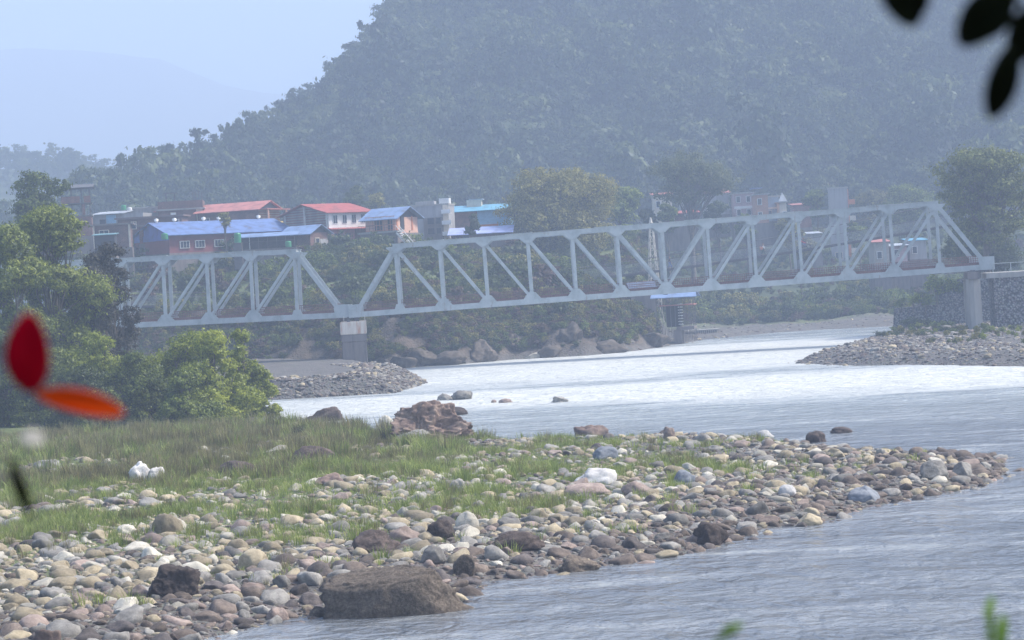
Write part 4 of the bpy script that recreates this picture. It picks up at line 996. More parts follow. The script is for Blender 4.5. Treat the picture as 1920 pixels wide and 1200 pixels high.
# far bank
boulder(1604, 1640, 662, 682, 'dark', 'dark round boulder at the tip of the right stony bar', 3, 0.0, rough=.1)
boulder(716, 790, 655, 692, 'rough', 'big pale-topped rock at the foot of the far bank right of the pier', 5, 0.0, rough=.16, d=300)
boulder(690, 738, 662, 698, 'rough', 'rock between the pier and the big pale-topped rock', 5, 0.0, rough=.16, d=298)
boulder(812, 876, 648, 684, 'rough', 'square brown rock at the foot of the far bank', 8, 0.0, rough=.12, d=303)
boulder(760, 826, 642, 680, 'red', 'brown rock behind the pale-topped one on the far bank', 6, 0.2, rough=.16, d=306)
boulder(984, 1018, 661, 672, 'pale', 'flat pale rock at the water on the far bank', 3, 0.0, rough=.08, d=312)
boulder(1000, 1056, 640, 668, 'rough', 'leaning brown slab with litter on it at the far waterline', 7, 0.0, rough=.1, d=315)
boulder(530, 590, 668, 700, 'red', 'brown outcrop left of the square pier on the far bank', 6, .4, rough=.18, d=303)
boulder(596, 640, 664, 700, 'rough', 'brown outcrop touching the left side of the square pier', 6, .4, rough=.18, d=303)
boulder(478, 530, 672, 700, 'red', 'low brown outcrop at the left end of the far rocks', 6, .4, rough=.18, d=303)
boulder(945, 985, 616, 650, 'rough', 'pale bare rock face showing in the far bank', 8, 1.0, rough=.3, d=318, depth=.5, nf=2.4)
boulder(1115, 1178, 626, 662, 'red', 'broad brown outcrop in the middle of the far bank', 7, .2, rough=.2, d=319, depth=.6)
boulder(1196, 1258, 614, 648, 'rough', 'tawny rock buttress near the stilt shack', 7, .2, rough=.22, d=324, depth=.6)
boulder(1046, 1094, 590, 640, 'dark', 'tall shadowed outcrop left of the broad brown one', 7, 1.0, rough=.2, d=320, depth=.5)
boulder(880, 935, 620, 676, 'red', 'brown outcrop right of the square brown rock', 7, .3, rough=.2, d=310, depth=.6)

# cobbles: the largest in view one by one, the rest as one object
CK = ['grey', 'tan', 'brown', 'pinkish', 'pale', 'dark']
PROT = {}
for ci_, c in enumerate(CK):
    PROT[c] = [rock_me('cobble', 200 + ci_ * 10 + i, (.5, g2, g3), ST[c], 3 if i < 3 else 2, pl, .1, 1.4, .5, .02) for i, (g2, g3, pl) in enumerate([(.38, .28, 4), (.35, .23, 10), (.42, .36, 14), (.31, .20, 8), (.44, .37, 5)])]
g = np.random.default_rng(55)
def bar_points(n, y0, y1):
    x, y = visible_xy(n, y0, y1, g, .02); s = sdist(x, y, isl); return x, y, s
x, y, s = bar_points(190000, 66, 172)
n1_ = fbm(x, y, 7, 3, 1); snr = sdist(x, y, near_land)
right = sstep(-2, 22, x)
far_left = sstep(112, 122, y) * sstep(2, -12, x)
gz_ = sstep(12, 19, snr - 3 * sstep(-6, -16, x) + n1_ * 14); den = (1 - .38 * gz_ * (.6 + 1.6 * sstep(-.1, .15, fbm(x, y, 5, 3, 15)))) * (1 - .5 * far_left)
den = np.maximum(den, sstep(8, 26, x) * (.45 + 1.6 * n1_)); den = np.where(s < -.7, 0, np.where(s < 0, .35, den))
edge_far = (s > -.5) * (s < 3) * sstep(118, 125, y) * (x > -6); den = np.maximum(den, edge_far * .7)
k = g.random(len(x)) < den; x, y, s = x[k], y[k], s[k]
sz = np.clip(np.exp(g.normal(math.log(.18), .66, len(x))), .055, 1.0)
sz = np.where(g.random(len(x)) < .05, sz * 1.8, sz); sz = np.minimum(sz, 1.05)
keep = np.ones(len(x), bool)
for bx, by, br in BOULD: keep &= np.hypot(x - bx, (y - by)) > br * .8
x, y, s, sz = x[keep], y[keep], s[keep], sz[keep]
# larger stones push smaller ones aside
order = np.argsort(-sz); x, y, s, sz = x[order], y[order], s[order], sz[order]
cell = {}; kk = []
for i in range(len(x)):
    cx, cyy = int(x[i] // 1.3), int(y[i] // 1.3); ok = True
    for ax in (-1, 0, 1):
        for ay in (-1, 0, 1):
            for j in cell.get((cx + ax, cyy + ay), ()):
                if (x[i] - x[j]) ** 2 + ((y[i] - y[j])) ** 2 < (.40 * (sz[i] + sz[j])) ** 2: ok = False; break
            if not ok: break
        if not ok: break
    if ok: cell.setdefault((cx, cyy), []).append(i); kk.append(i)
x, y, s, sz = x[kk], y[kk], s[kk], sz[kk]
z = np.maximum(terrain(x, y), -.12)
px = sz / y * F
wet = (s < 1.6) | ((s < 5) & (y < 125) & (g.random(len(x)) < .6))
pr = np.where(wet[:, None], np.array([[.20, .14, .36, .08, .02, .20]]), np.where((s > 9)[:, None], np.array([[.24, .34, .10, .06, .22, .04]]), np.array([[.28, .26, .20, .07, .10, .09]])))
cum = pr.cumsum(1); ck = (g.random(len(x))[:, None] > cum / cum[:, -1:]).sum(1).clip(0, 5)
shp = g.integers(0, 5, len(x)); rz = g.uniform(0, 6.28, len(x)); ti = g.normal(0, .18, (len(x), 2))
vis = np.abs(x / y) < .212
rank = np.argsort(-(px * vis)); top = rank[:270]
place = lambda i: ('in the shallows at the near waterline' if s[i] < .3 else 'along the near waterline' if s[i] < 4 and y[i] < 118 else 'on the far edge of the bar' if s[i] < 5 else 'in the grass of the bar' if s[i] > 16 and x[i] < 8 else 'on the right part of the stony bar' if x[i] > 8 else 'on the stony foreshore at the left' if x[i] < -8 else 'on the stony foreshore at the middle')
SH = ['smooth', 'flattish', 'blocky', 'long flat', 'round']
for i in top:
    c = CK[ck[i]]; o = link('cobble', PROT[c][shp[i]])
    o.location = (x[i], y[i], z[i] - sz[i] * .02); o.rotation_euler = (ti[i, 0], ti[i, 1], rz[i]); o.scale = (sz[i],) * 3
    tag(o, '%s %s cobble %s' % (SH[shp[i]], c if c != 'pale' else 'pale', place(i)), 'stone', 'cobbles of the stony bar')
rest = np.setdiff1d(np.arange(len(x)), top)
allm = [m for c in CK for m in PROT[c]]
o = scatter('river_stones', 'countless smaller grey, tan and brown river stones covering the bar', np.stack([x[rest], y[rest], z[rest] - sz[rest] * .02], -1), sz[rest] * 1.0, rz[rest], allm, 11, tilt=ti[rest])
o.data.attributes['iid'].data.foreach_set('value', (ck[rest] * 5 + shp[rest]).astype(np.int32))
# gravel of the two bars beyond the main channel and of the far shore
x1, y1 = g.uniform(-34, -6, 14000), g.uniform(215, 262, 14000); s1 = sdist(x1, y1, lspit)
k1 = (s1 > -.3) & (s1 < 7)
x2, y2 = g.uniform(25, 75, 26000), g.uniform(208, 320, 26000); s2 = sdist(x2, y2, rspit); k2 = (s2 > -.5) & ((s2 < 14) | (g.random(26000) < .35))
x3, y3 = visible_xy(16000, 300, 420, g); s3 = sdist(x3, y3, shore); k3 = (s3 > -.5) & (s3 < np.where(x3 / y3 > az(1250, 640), 26, 5)) & (g.random(16000) < .6)
X = np.concatenate([x1[k1], x2[k2], x3[k3]]); Y = np.concatenate([y1[k1], y2[k2], y3[k3]]); nn = len(X)
scatter('bar_gravel', 'coarse grey gravel and boulders on the bars beyond the rapids', np.stack([X, Y, np.maximum(terrain(X, Y), -.1)], -1), np.clip(np.exp(g.normal(math.log(.26), .5, nn)), .1, 1.3), g.uniform(0, 6.28, nn), [PROT[c][i] for c in ('grey', 'brown', 'grey', 'dark', 'dark', 'tan') for i in (2, 1, 3)], 12)

# ---------------------------------------------------------------- grass
def tuft(seed, nb, mat, wd=.017, splay=.6):
    g_ = random.Random(seed); V = []; Q = []
    for i in range(nb):
        a = g_.uniform(0, 6.28); r0 = g_.uniform(0, .45); h = g_.uniform(.35, 1.0); sp = g_.uniform(.1, splay); w_ = wd * g_.uniform(.7, 1.3)
        bx, by = r0 * math.cos(a), r0 * math.sin(a); b = a + g_.uniform(-.6, .6); px_, py_ = -math.sin(b + g_.uniform(-1, 1)), math.cos(b)
        pts = [(bx, by, 0), (bx + math.cos(b) * sp * .35 * h, by + math.sin(b) * sp * .35 * h, h * .55), (bx + math.cos(b) * sp * h, by + math.sin(b) * sp * h, h * (1 - sp * .25))]
        n = len(V)
        for (q, ww) in zip(pts, (w_, w_ * .8, w_ * .2)): V.append((q[0] - px_ * ww, q[1] - py_ * ww, q[2])); V.append((q[0] + px_ * ww, q[1] + py_ * ww, q[2]))
        Q += [(n, n + 1, n + 3, n + 2), (n + 2, n + 3, n + 5, n + 4)]
    return np_mesh('blades', np.array(V), np.array(Q), mat)
TG = [tuft(300 + i, 36, G_GREEN) for i in range(4)]; TB = [tuft(310 + i, 46, G_BROWN, .014, .42) for i in range(3)]
x, y, s = bar_points(150000, 74, 172)
nz = fbm(x, y, 8, 3, 12); left = sstep(6, -10, x)
snr = sdist(x, y, near_land); gd = sstep(10, 16, snr - 6 * sstep(-6, -16, x) + nz * 12)
gd = gd * (1 - .25 * sstep(2, 22, x)) * np.where(s < 1.5, 0, 1)
gd = np.maximum(gd, .06 * (s > 3)); gd = gd * (.16 + .84 * sstep(-.10, .03, fbm(x, y, 4.5, 4, 16) * .7 + nz * .6 + .05 * left))
k = g.random(len(x)) < gd * .44; x, y, s = x[k], y[k], s[k]
zz = terrain(x, y)
tall = sstep(108, 124, y + 10 * fbm(x, y, 12, 2, 3)) * sstep(2, -9, x)
brown = g.random(len(x)) < (.14 + .62 * tall * sstep(-.15, .1, fbm(x, y, 6, 3, 8)))
hh = .66 * (.16 + .42 * g.random(len(x)) ** 1.6) * (.75 + 1.2 * sstep(-.12, .16, fbm(x, y, 3, 3, 18))) * (1 + .8 * tall)
scatter('grass', 'soft green grass growing between the stones of the bar', np.stack([x, y, zz - .03], -1)[~brown], np.stack([hh * 1.15, hh * 1.15, hh], -1)[~brown], g.uniform(0, 6.28, (~brown).sum()), TG, 13)
scatter('reed_grass', 'brownish reed grass on the left part of the bar', np.stack([x, y, zz - .03], -1)[brown], np.stack([hh, hh, hh * 1.25], -1)[brown], g.uniform(0, 6.28, brown.sum()), TB, 14)
TUS = [tuft(320 + i, 150, m_, .014, .5) for i, m_ in enumerate([leafmat('dark tussock', (.035, .04, .02), (.07, .07, .035), (.12, .11, .05), .25), G_BROWN, G_GREEN])]
for u, v, hp, mi, lb in [(86, 898, 30, 0, 'dark round tussock in front of the low whitish rock at the left edge'), (148, 905, 40, 1, 'tall brown reed tussock left of the white rocks'), (188, 898, 44, 1, 'tallest reed tussock left of the white rocks'),
    (248, 862, 24, 0, 'dark tussock in the reeds behind the white rocks'), (462, 858, 44, 1, 'brown reed tussock right of the flat-topped blackish rock'), (538, 886, 48, 1, 'reed tussock hiding the left of the dark cut-faced rock'),
    (674, 806, 30, 0, 'dark green round tussock right of the dark river-edge rock'), (722, 830, 42, 0, 'dark green tussock in front of the upright pale grey rock'), (508, 800, 30, 1, 'brown tussock near the water behind the reeds'),
    (560, 816, 26, 0, 'low dark tussock left of the dark river-edge rock'), (352, 884, 26, 0, 'dark tussock above the flat stones right of the white rocks'), (1105, 838, 16, 2, 'green tuft in front of the brown mossy mound'),
    (1256, 945, 36, 2, 'bright green tussock between the reddish slab and the cobbles'), (735, 1030, 30, 2, 'grass tuft hanging over the dark hunched rock'), (870, 905, 34, 2, 'green tussock right of the split pale boulder'),
    (420, 835, 30, 1, 'brown reed tussock in the middle of the reeds'), (318, 832, 28, 1, 'brown reed tussock under the low round bush'), (700, 990, 26, 2, 'green tuft above the dark hunched rock'), (1262, 905, 34, 2, 'green tuft left of the pointed blue-grey rock')]:
    p = G(u, v, .7)
    for _ in range(4): p = G(u, v, max(.1, tz(p.x, p.y)))
    h = hp * M_PX(p.y)
    o = link('grass_tussock', TUS[mi], loc=(p.x, p.y, p.z - .05), rot=(0, 0, u), scale=(h * 1.0, h * 1.0, h)); tag(o, lb, 'grass tussock', 'tussocks on the bar')

# ---------------------------------------------------------------- buildings
class Bld:
    def __init__(s, name, label, near, d, yaw, L, W, vtop, cat='house', group=None, wall=BRICK, base=5.0, zbase=None):
        """near: pixel of the foot of the nearest front corner; L along the front, W into the depth"""
        s.yaw = R(yaw); p = P(near[0], near[1], d); s.h = P(near[0], vtop, d).z - p.z
        o = Vector((p.x, p.y, 0)) - (Vector((math.cos(s.yaw), math.sin(s.yaw), 0)) * L if yaw < -15 else Vector())
        s.t = thing(name, label, cat, (o.x, o.y, p.z), s.yaw, group); s.L, s.W, s.d = L, W, d; s.base = base
        if wall: (MB().box(0, 0, -.4, L, W, s.h).build('wall', wall, s.t), MB().box(-.15, -.15, -base, L + .15, W + .15, -.4).build('plinth', CONC_D, s.t))
    def part(s, nm, mat, mb, par=None): return mb.build(nm, mat, par or s.t)
    def gable(s, mat, rise, over=.6, endmat=None, th=.1, ends=.7, z=None, nm='roof', y0=0, y1=None):
        z = s.h if z is None else z; y1 = s.W if y1 is None else y1; ym = (y0 + y1) / 2; k = rise / (ym - y0)
        m = MB(); a = -ends; b = s.L + ends
        lo = z - over * k
        for (ya, yb, za, zb) in ((y0 - over, ym, lo, z + rise), (y1 + over, ym, lo, z + rise)):
            m.add([(a, ya, za + .03), (b, ya, za + .03), (b, yb, zb + .03), (a, yb, zb + .03), (a, ya, za + .03 + th), (b, ya, za + .03 + th), (b, yb, zb + .03 + th), (a, yb, zb + .03 + th)],
                  [(0, 3, 2, 1), (4, 5, 6, 7), (0, 1, 5, 4), (1, 2, 6, 5), (2, 3, 7, 6), (3, 0, 4, 7)])
        r = s.part(nm, mat, m)
        g_ = MB()
        for xx in (0, s.L - .2): g_.add([(xx, y0, z), (xx, y1, z), (xx, ym, z + rise - .02), (xx + .2, y0, z), (xx + .2, y1, z), (xx + .2, ym, z + rise - .02)], [(0, 2, 1), (3, 4, 5), (0, 3, 5, 2), (1, 2, 5, 4), (0, 1, 4, 3)])
        s.part('gable_wall', endmat or BRICK, g_)
        return r
    def shed(s, mat, x0, x1, y0, y1, z0, z1, nm='roof', th=.1):
        m = MB().add([(x0, y0, z0), (x1, y0, z0), (x1, y1, z1), (x0, y1, z1), (x0, y0, z0 + th), (x1, y0, z0 + th), (x1, y1, z1 + th), (x0, y1, z1 + th)], [(0, 3, 2, 1), (4, 5, 6, 7), (0, 1, 5, 4), (1, 2, 6, 5), (2, 3, 7, 6), (3, 0, 4, 7)])
        return s.part(nm, mat, m)
    def slab(s, mat=CONC, z=None, th=.25, over=.35, x0=0, x1=None, nm='roof'):
        z = s.h if z is None else z; x1 = s.L if x1 is None else x1
        return s.part(nm, mat, MB().box(x0 - over, -over, z, x1 + over, s.W + over, z + th))
    def face(s, nm, mat, x0, x1, z0, z1, th=.12): return s.part(nm, mat, MB().box(x0, -th, z0, x1, .05, z1))
    def side(s, nm, mat, y0, y1, z0, z1, right=False, th=.12):
        xx = s.L if right else 0
        return s.part(nm, mat, MB().box(xx - (.05 if right else th), y0, z0, xx + (th if right else .05), y1, z1))
    def win(s, x, z, w_, h_, fm=WHITE, bars=1, y=-.13, nm='window', pane=GLASS):
        f = s.part(nm, fm, MB().box(x - .1, y - .06, z - .1, x + w_ + .1, y + .2, z + h_ + .1))
        n = bars + 1; ww = (w_ - .08 * bars) / n; m = MB()
        for i in range(n): m.box(x + i * (ww + .08), y - .085, z, x + i * (ww + .08) + ww, y - .05, z + h_)
        s.part('pane', pane, m, f); return f
    def side_win(s, y, z, w_, h_, fm=WHITE, right=False, nm='window'):
        xx = s.L if right else 0; sg = 1 if right else -1; a, b = sorted((xx + sg * .2, xx)); f = s.part(nm, fm, MB().box(a, y - .1, z - .1, b, y + w_ + .1, z + h_ + .1))
        a, b = sorted((xx + sg * .22, xx + sg * .18)); s.part('pane', GLASS, MB().box(a, y, z, b, y + w_, z + h_), f); return f
    def door(s, x, w_=1.0, h_=2.1, mat=DARK, z=0): 
        f = s.part('door', mat, MB().box(x, -.16, z, x + w_, .1, z + h_)); s.part('door_frame', CONC_W, MB().box(x - .1, -.18, z + h_, x + w_ + .1, .1, z + h_ + .12), f); return f
def px(n, d): return n * M_PX(d)
def tank(loc, r, h, mat, label, group='rooftop water tanks'):
    t = thing('water_tank', label, 'water tank', loc, 0, group)
    m = MB().tube([(0, 0, 0), (0, 0, h * .85), (0, 0, h * .95)], [r, r, r * .8], 16)
    for i in range(4): m.tube([(0, 0, h * (.12 + .2 * i)), (0, 0, h * (.17 + .2 * i))], r * 1.03, 16)
    m.build('barrel', mat, t); MB().tube([(0, 0, h * .95), (0, 0, h)], [r * .35, r * .35], 12).build('lid', mat, t); return t

# dark red hall under the long blue roof
d = 368
b = Bld('red_hall', 'long dark red hall with blue metal roof, white windows and white roof ventilators', (318, 470), d, 38, 22, 10.5, 439, 'hall', wall=DKRED)
b.gable(R_BLUE, 1.9, .8, corrugated('deep blue sheet', (.05, .11, .42)), ends=.5)
b.side('gable_cladding', corrugated('deep blue sheet', (0, 0, 0)), 0, 10.5, b.h - .9, b.h)
for i, fx in enumerate((1.9, 4.6, 8.0, 11.2)): b.win(fx, .35, 1.5, .95, WHITE, 2)
ry = b.W / 2
for i, fx in enumerate((1.0, 4.2, 9.4, 12.2, 19.5)):
    m = MB().tube([(fx, ry, b.h + 1.9), (fx, ry, b.h + 2.4)], .18, 10).tube([(fx, ry, b.h + 2.2), (fx, ry, b.h + 2.5), (fx, ry, b.h + 2.65)], [.3, .36, .1], 12); m.build('roof_ventilator', WHITE, b.t, True)
b = Bld('veranda_shed', 'dark open veranda under a low pale blue roof beside the red hall', (448, 470), 363, 3, 8.6, 4, 446, 'shed', wall=None)
b.part('back_wall', DARK, MB().box(0, 3.7, -3, b.L, 4, b.h)); b.part('floor_slab', CONC_D, MB().box(0, 0, -3, b.L, 4, .1))
b.shed(R_LBLUE, -.4, b.L + .4, -.7, 4.4, b.h - .1, b.h + .55)
for i in range(7): b.part('post', WHITE if i == 1 else DKSTEEL, MB().tube([(.3 + i * 1.35, .1, 0), (.3 + i * 1.35, .1, b.h)], .06, 6))
m = MB()
for i in range(44): m.tube([(.2 + i * .19, .05, .1), (.2 + i * .19, .05, 1.2)], .02, 4, False)
m.tube([(.2, .05, 1.2), (8.4, .05, 1.2)], .03, 5); b.part('railing', DKSTEEL, m)
p = P(446, 455, 361.5); tank((p.x, p.y, p.z), .52, 1.5, GREENP, 'green water tank hung beside the red hall at the left end of the veranda')
MB().box(p.x - .6, p.y - .6, p.z - 4, p.x + .6, p.y + .6, p.z)
q = MB().box(-.6, -.6, -4, .6, .6, -.02).build('tank_stand', DKSTEEL, bpy.data.objects['water_tank'])
p = P(541, 463, 362); tank((p.x, p.y, p.z), .45, .9, GREENP, 'small dark green tank behind the veranda railing at its right end')
p = P(309, 449, 364); tank((p.x, p.y, p.z), .5, .95, GREENP, 'green tank under the blue gable at the left corner of the red hall')
# blue-roofed shack right of the veranda
b = Bld('shack', 'small shack with blue roof and grey brick walls between the veranda and the pink storey', (583, 472), 366, -32, 5.2, 4.6, 436, 'shack', wall=BRICK_D)
b.gable(R_LBLUE, 1.1, .7, DARK, ends=.6); b.side_win(1.2, .9, .8, 1.1, CREAM, True); b.side('side_panel', LGREY, 2.4, 4.3, -.2, 1.9, True); b.win(1.2, 1.0, .8, 1.0, CREAM)
# white house with red roof
d = 376
b = Bld('red_roofed_house', 'brick and white house with a red roof and pink lower storey', (618, 460), d, 42, 8.2, 11.6, 398, wall=BRICK)
b.gable(R_RED, 1.5, .7, BRICK, ends=.8)
b.face('upper_front', WHITE, 0, b.L, b.h * .52, b.h)
b.face('lower_front', PINK, 0, b.L * .62, -1.5, b.h * .48)
b.part('awning', R_RED, MB().add([(-.3, -1.1, b.h * .47), (b.L + 1.4, -1.1, b.h * .47), (b.L + 1.4, .1, b.h * .515), (-.3, .1, b.h * .515), (-.3, -1.1, b.h * .48), (b.L + 1.4, -1.1, b.h * .48), (b.L + 1.4, .1, b.h * .525), (-.3, .1, b.h * .525)], [(0, 3, 2, 1), (4, 5, 6, 7), (0, 1, 5, 4), (1, 2, 6, 5), (2, 3, 7, 6), (3, 0, 4, 7)]))
for i in range(4): b.win(.9 + i * 1.85, b.h * .66, .75, 1.25, WHITE, 1)
b.win(.9, .3, 1.2, 1.5, PINK, 1); b.win(3.3, .3, .8, 1.5, PINK, 0)
for yy in (.05, 5.7, 10.9): b.side('column', CONC_W, yy, yy + .4, -1, b.h + (1.2 if yy == 5.7 else 0))
# peach house with blue roof
d = 372
b = Bld('blue_roofed_house', 'peach house with red window frames, blue roof, balcony and white outside stairs', (742, 432), d, -30, 5.4, 6.4, 407, wall=PEACH)
b.gable(R_LBLUE, 1.5, .8, DARK, ends=.9)
m = MB()
for zz in (.1, .9, 1.7, 2.2): m.box(0, -.17, zz, b.L, -.13, zz + .08)
for i in range(9): m.box(i * .65, -.17, 0, i * .65 + .06, -.13, 2.3)
b.part('timber_frame', ORANGE, m); b.door(1.7, 1.3, 2.1); b.door(4.1, .8, 2.0)
b.side('side_door', DARK, 1.4, 2.4, .1, 2.1, True); b.side('side_trim', ORANGE, .2, .5, 0, 2.2, True); b.side('side_trim', ORANGE, 4.6, 4.9, 0, 2.2, True)
b.part('balcony', CONC, MB().box(-.8, -1.3, -.3, b.L + 1.4, 0, -.02)); b.part('plinth', CONC_D, MB().box(-.5, -1.0, -5, b.L + .9, 0, -.3))
m = MB()
for i in range(11): m.tube([(-.7 + i * .7, -1.25, 0), (-.7 + i * .7, -1.25, .95)], .03, 5)
m.tube([(-.7, -1.25, .95), (6.4, -1.25, .95)], .035, 5).tube([(-.7, -1.25, .5), (6.4, -1.25, .5)], .025, 5); b.part('railing', RUST, m)
m = MB()
for i in range(9): m.box(b.L + 1.0 + i * .28, -1.5, -.3 - i * .3, b.L + 1.35 + i * .28, -.6, -.2 - i * .3)
for yy in (-1.5, -.6): m.beam((b.L + 1.0, yy, .7), (b.L + 3.5, yy, -2.1), .06, .1)
m.beam((b.L + 1.0, -1.5, -.4), (b.L + 3.5, -1.5, -3.0), .1, .2); b.part('stairs', WHITE, m)
# red-roofed brick house with verandah (behind)
d = 392
b = Bld('brick_house', 'brick house with a long faded red roof, yellow balcony and open veranda', (486, 424), d, -20, 11.0, 8.0, 391, wall=BRICK)
b.gable(R_PINK, 1.25, .8, DARK, ends=.5)
b.part('veranda_roof', R_PINK, MB().box(b.L, -.5, b.h - .2, b.L + 1.8, 8.3, b.h - .05))
for yy in (.3, 7.2): b.part('post', PEACH, MB().box(b.L + 1.4, yy, 0, b.L + 1.65, yy + .25, b.h - .2))
b.part('balcony', YELLOW, MB().box(b.L, -.4, -.1, b.L + 1.9, 8.2, .15).box(b.L + 1.8, -.4, .5, b.L + 1.9, 8.2, .7)); b.face('green_panel', paint('mint paint', (.25, .55, .45)), 5.0, 6.9, -.8, 1.0); b.face('orange_panel', ORANGE, 2.8, 4.9, -.8, 1.1)
b.win(1.2, .8, .9, 1.0, CREAM)
# brick houses to its left
b = Bld('brick_house', 'flat-roofed brick house with a rooftop parapet and a small white window', (298, 425), 396, 4, 7.3, 7, 396, wall=BRICK)
b.slab(CONC); b.part('parapet', BRICK_D, MB().box(0, 0, b.h + .25, b.L, .2, b.h + 1.5).box(0, 6.8, b.h + .25, b.L, 7, b.h + 1.5).box(0, .2, b.h + .25, .2, 6.8, b.h + 1.5).box(b.L - .2, .2, b.h + .25, b.L, 6.8, b.h + 1.5)); b.win(2.1, .9, .7, 1.2, CREAM, 0, pane=WHITE); b.face('white_panel', CREAM, b.L - 1.1, b.L, -.2, b.h)
m = MB(); [m.box(xx, yy, b.h + .2, xx + .1, yy + .1, b.h + 2.9) for xx in (1.2, 2.6) for yy in (2, 3.4)]; m.box(.9, 1.7, b.h + 2.9, 3.1, 3.8, b.h + 3.0); b.part('roof_shelter', DKSTEEL, m)
m = MB()
for i in range(4):
    for j in range(2): m.tube([(b.L - 1.6 + i * .5, .1 + j * 2, b.h), (b.L - 1.6 + i * .5, .1 + j * 2, b.h + 3.0)], .03, 4)
b.part('column_rebar', DKSTEEL, m)
b = Bld('brick_house', 'low brick house with a broken flat roof behind the broad left tree', (176, 462), 366, 6, 5.6, 6, 424, wall=BRICK_D)
b.slab(CONC_D, over=.5); b.win(1.0, .7, 1.3, 1.6, CREAM, 1); b.face('corner_column', CREAM, 0, .25, -1, b.h); b.face('corner_column', CREAM, b.L - .3, b.L, -1, b.h)
b = Bld('tarpaulin_shed', 'dark open shed with a greenish sheet roof below the low brick house', (178, 470), 360, 2, 3.0, 3, 442, 'shed', wall=DARK)
b.shed(corrugated('greenish sheet', (.16, .33, .36)), -.3, b.L + .3, -.4, 3.4, b.h, b.h + .25)
b = Bld('white_house', 'long low whitewashed house with white sheet roof right of the steel shelter', (174, 432), 398, -6, 8.6, 6, 404, wall=LGREY)
b.shed(R_GREY, -.3, b.L * .62, -.5, 6.4, b.h, b.h + .6); b.win(1.4, .7, .8, .9, DKSTEEL, 0); b.win(5.2, .7, .6, .9, DKSTEEL, 0); b.face('blue_panel', LBLUE, 2.4, 4.0, .4, b.h - .1)
p = P(232, 394, 400); tank((p.x, p.y, p.z), .42, .85, GREENP, 'small green tank on the roof of the whitewashed house'); p = P(243, 392, 400)
tank((p.x, p.y, p.z - .2), .4, .5, WHITE, 'squat white tank beside the small green one')
b = Bld('grey_house', 'low grey concrete house with a dark red canopy at its right', (234, 428), 404, -3, 7.4, 6, 393, wall=LGREY)
b.slab(CONC); b.win(3.0, .8, .9, 1.0, DKSTEEL, 0); b.part('canopy', R_PINK, MB().box(b.L - 2.2, -1.2, b.h - .8, b.L + .6, 0, b.h - .6))
b = Bld('brick_row', 'brown brick row with flat roof just above the blue gable', (222, 440), 380, -4, 10.2, 5, 412, wall=BRICK_D)
b.slab(R_BROWN, over=.4); b.win(2.2, .8, .7, 1.0, CREAM, 0); b.win(9.0, .7, .7, 1.1, CREAM, 0)
b = Bld('brick_annex', 'brick annex with red awning touching the blue gable', (262, 452), 374, 2, 3.4, 4, 425, wall=BRICK)
b.part('awning', R_RED, MB().box(1.0, -.9, b.h - .2, b.L + .2, 0, b.h - .05)); b.win(1.5, .6, .6, 1.3, CREAM, 0); b.win(2.5, .6, .5, 1.3, CREAM, 0); b.slab(CONC_D)
# steel rooftop shelter at far left
b = Bld('shelter_house', 'brick house with a tall open steel shelter and canopy on top, behind the left trees', (118, 440), 388, 8, 4.7, 4.5, 408, wall=BRICK)
z2 = b.h + 2.2; z3 = b.h + 4.6
for xx in (.1, 1.6, 3.2, 4.5):
    for yy in (.1, 4.2): b.part('post', DKSTEEL, MB().tube([(xx, yy, b.h), (xx, yy, z3)], .06, 5))
b.slab(CONC_D, over=.2); b.part('upper_floor', DKSTEEL, MB().box(-.2, -.2, z2 - .15, 4.9, 4.6, z2)); b.part('parapet', PINK if 0 else BRICK, MB().box(0, -.1, z2, 3.0, .05, z2 + 1.1).box(3.6, -.1, z2, 4.7, .05, z2 + 1.1)); b.part('red_column', BRICK, MB().box(3.3, .1, b.h + .25, 3.75, .5, z2 - .15))
b.part('canopy', DKSTEEL, MB().add([(-1.0, -.6, z3), (5.3, -.6, z3), (5.3, 2.2, z3 + .6), (-1, 2.2, z3 + .6), (5.3, 5, z3), (-1, 5, z3), (-1.0, -.6, z3 + .08), (5.3, -.6, z3 + .08), (5.3, 2.2, z3 + .68), (-1, 2.2, z3 + .68), (5.3, 5, z3 + .08), (-1, 5, z3 + .08)],
       [(0, 3, 2, 1), (3, 5, 4, 2), (6, 7, 8, 9), (9, 8, 10, 11), (0, 1, 7, 6), (1, 2, 8, 7), (2, 4, 10, 8), (4, 5, 11, 10), (5, 3, 9, 11), (3, 0, 6, 9)]))
# grey concrete frame building
d = 386
b = Bld('concrete_building', 'unfinished grey concrete building with a dark front and a white column of balconies', (774, 448), d, -8, 6.0, 6, 388, 'building', wall=LGREY)
b.face('dark_front', CONC_D, 1.9, b.L - .9, -1, b.h * .62); b.slab(CONC, over=.1)
for zz in (.6, 2.2): b.win(2.6, zz, 1.0, .9, CONC_D, 0); b.win(4.0, zz, .7, .9, CONC_D, 0)
b.face('balcony_column', CREAM, b.L - .9, b.L - .1, -1, b.h)
for i in range(3): b.part('balcony', WHITE, MB().box(b.L - 1.0, -1.0, .2 + i * 1.75, b.L + .5, -.1, .3 + i * 1.75).box(b.L - 1.0, -1.0, .3 + i * 1.75, b.L + .5, -.92, .85 + i * 1.75)); 
b.part('stair_head', WHITE, MB().box(b.L - 1.5, .5, b.h + .25, b.L + .1, 2.5, b.h + 1.1)); b.part('rooftop_wall', LGREY, MB().box(.6, 1, b.h + .25, 3.6, 3, b.h + .8))
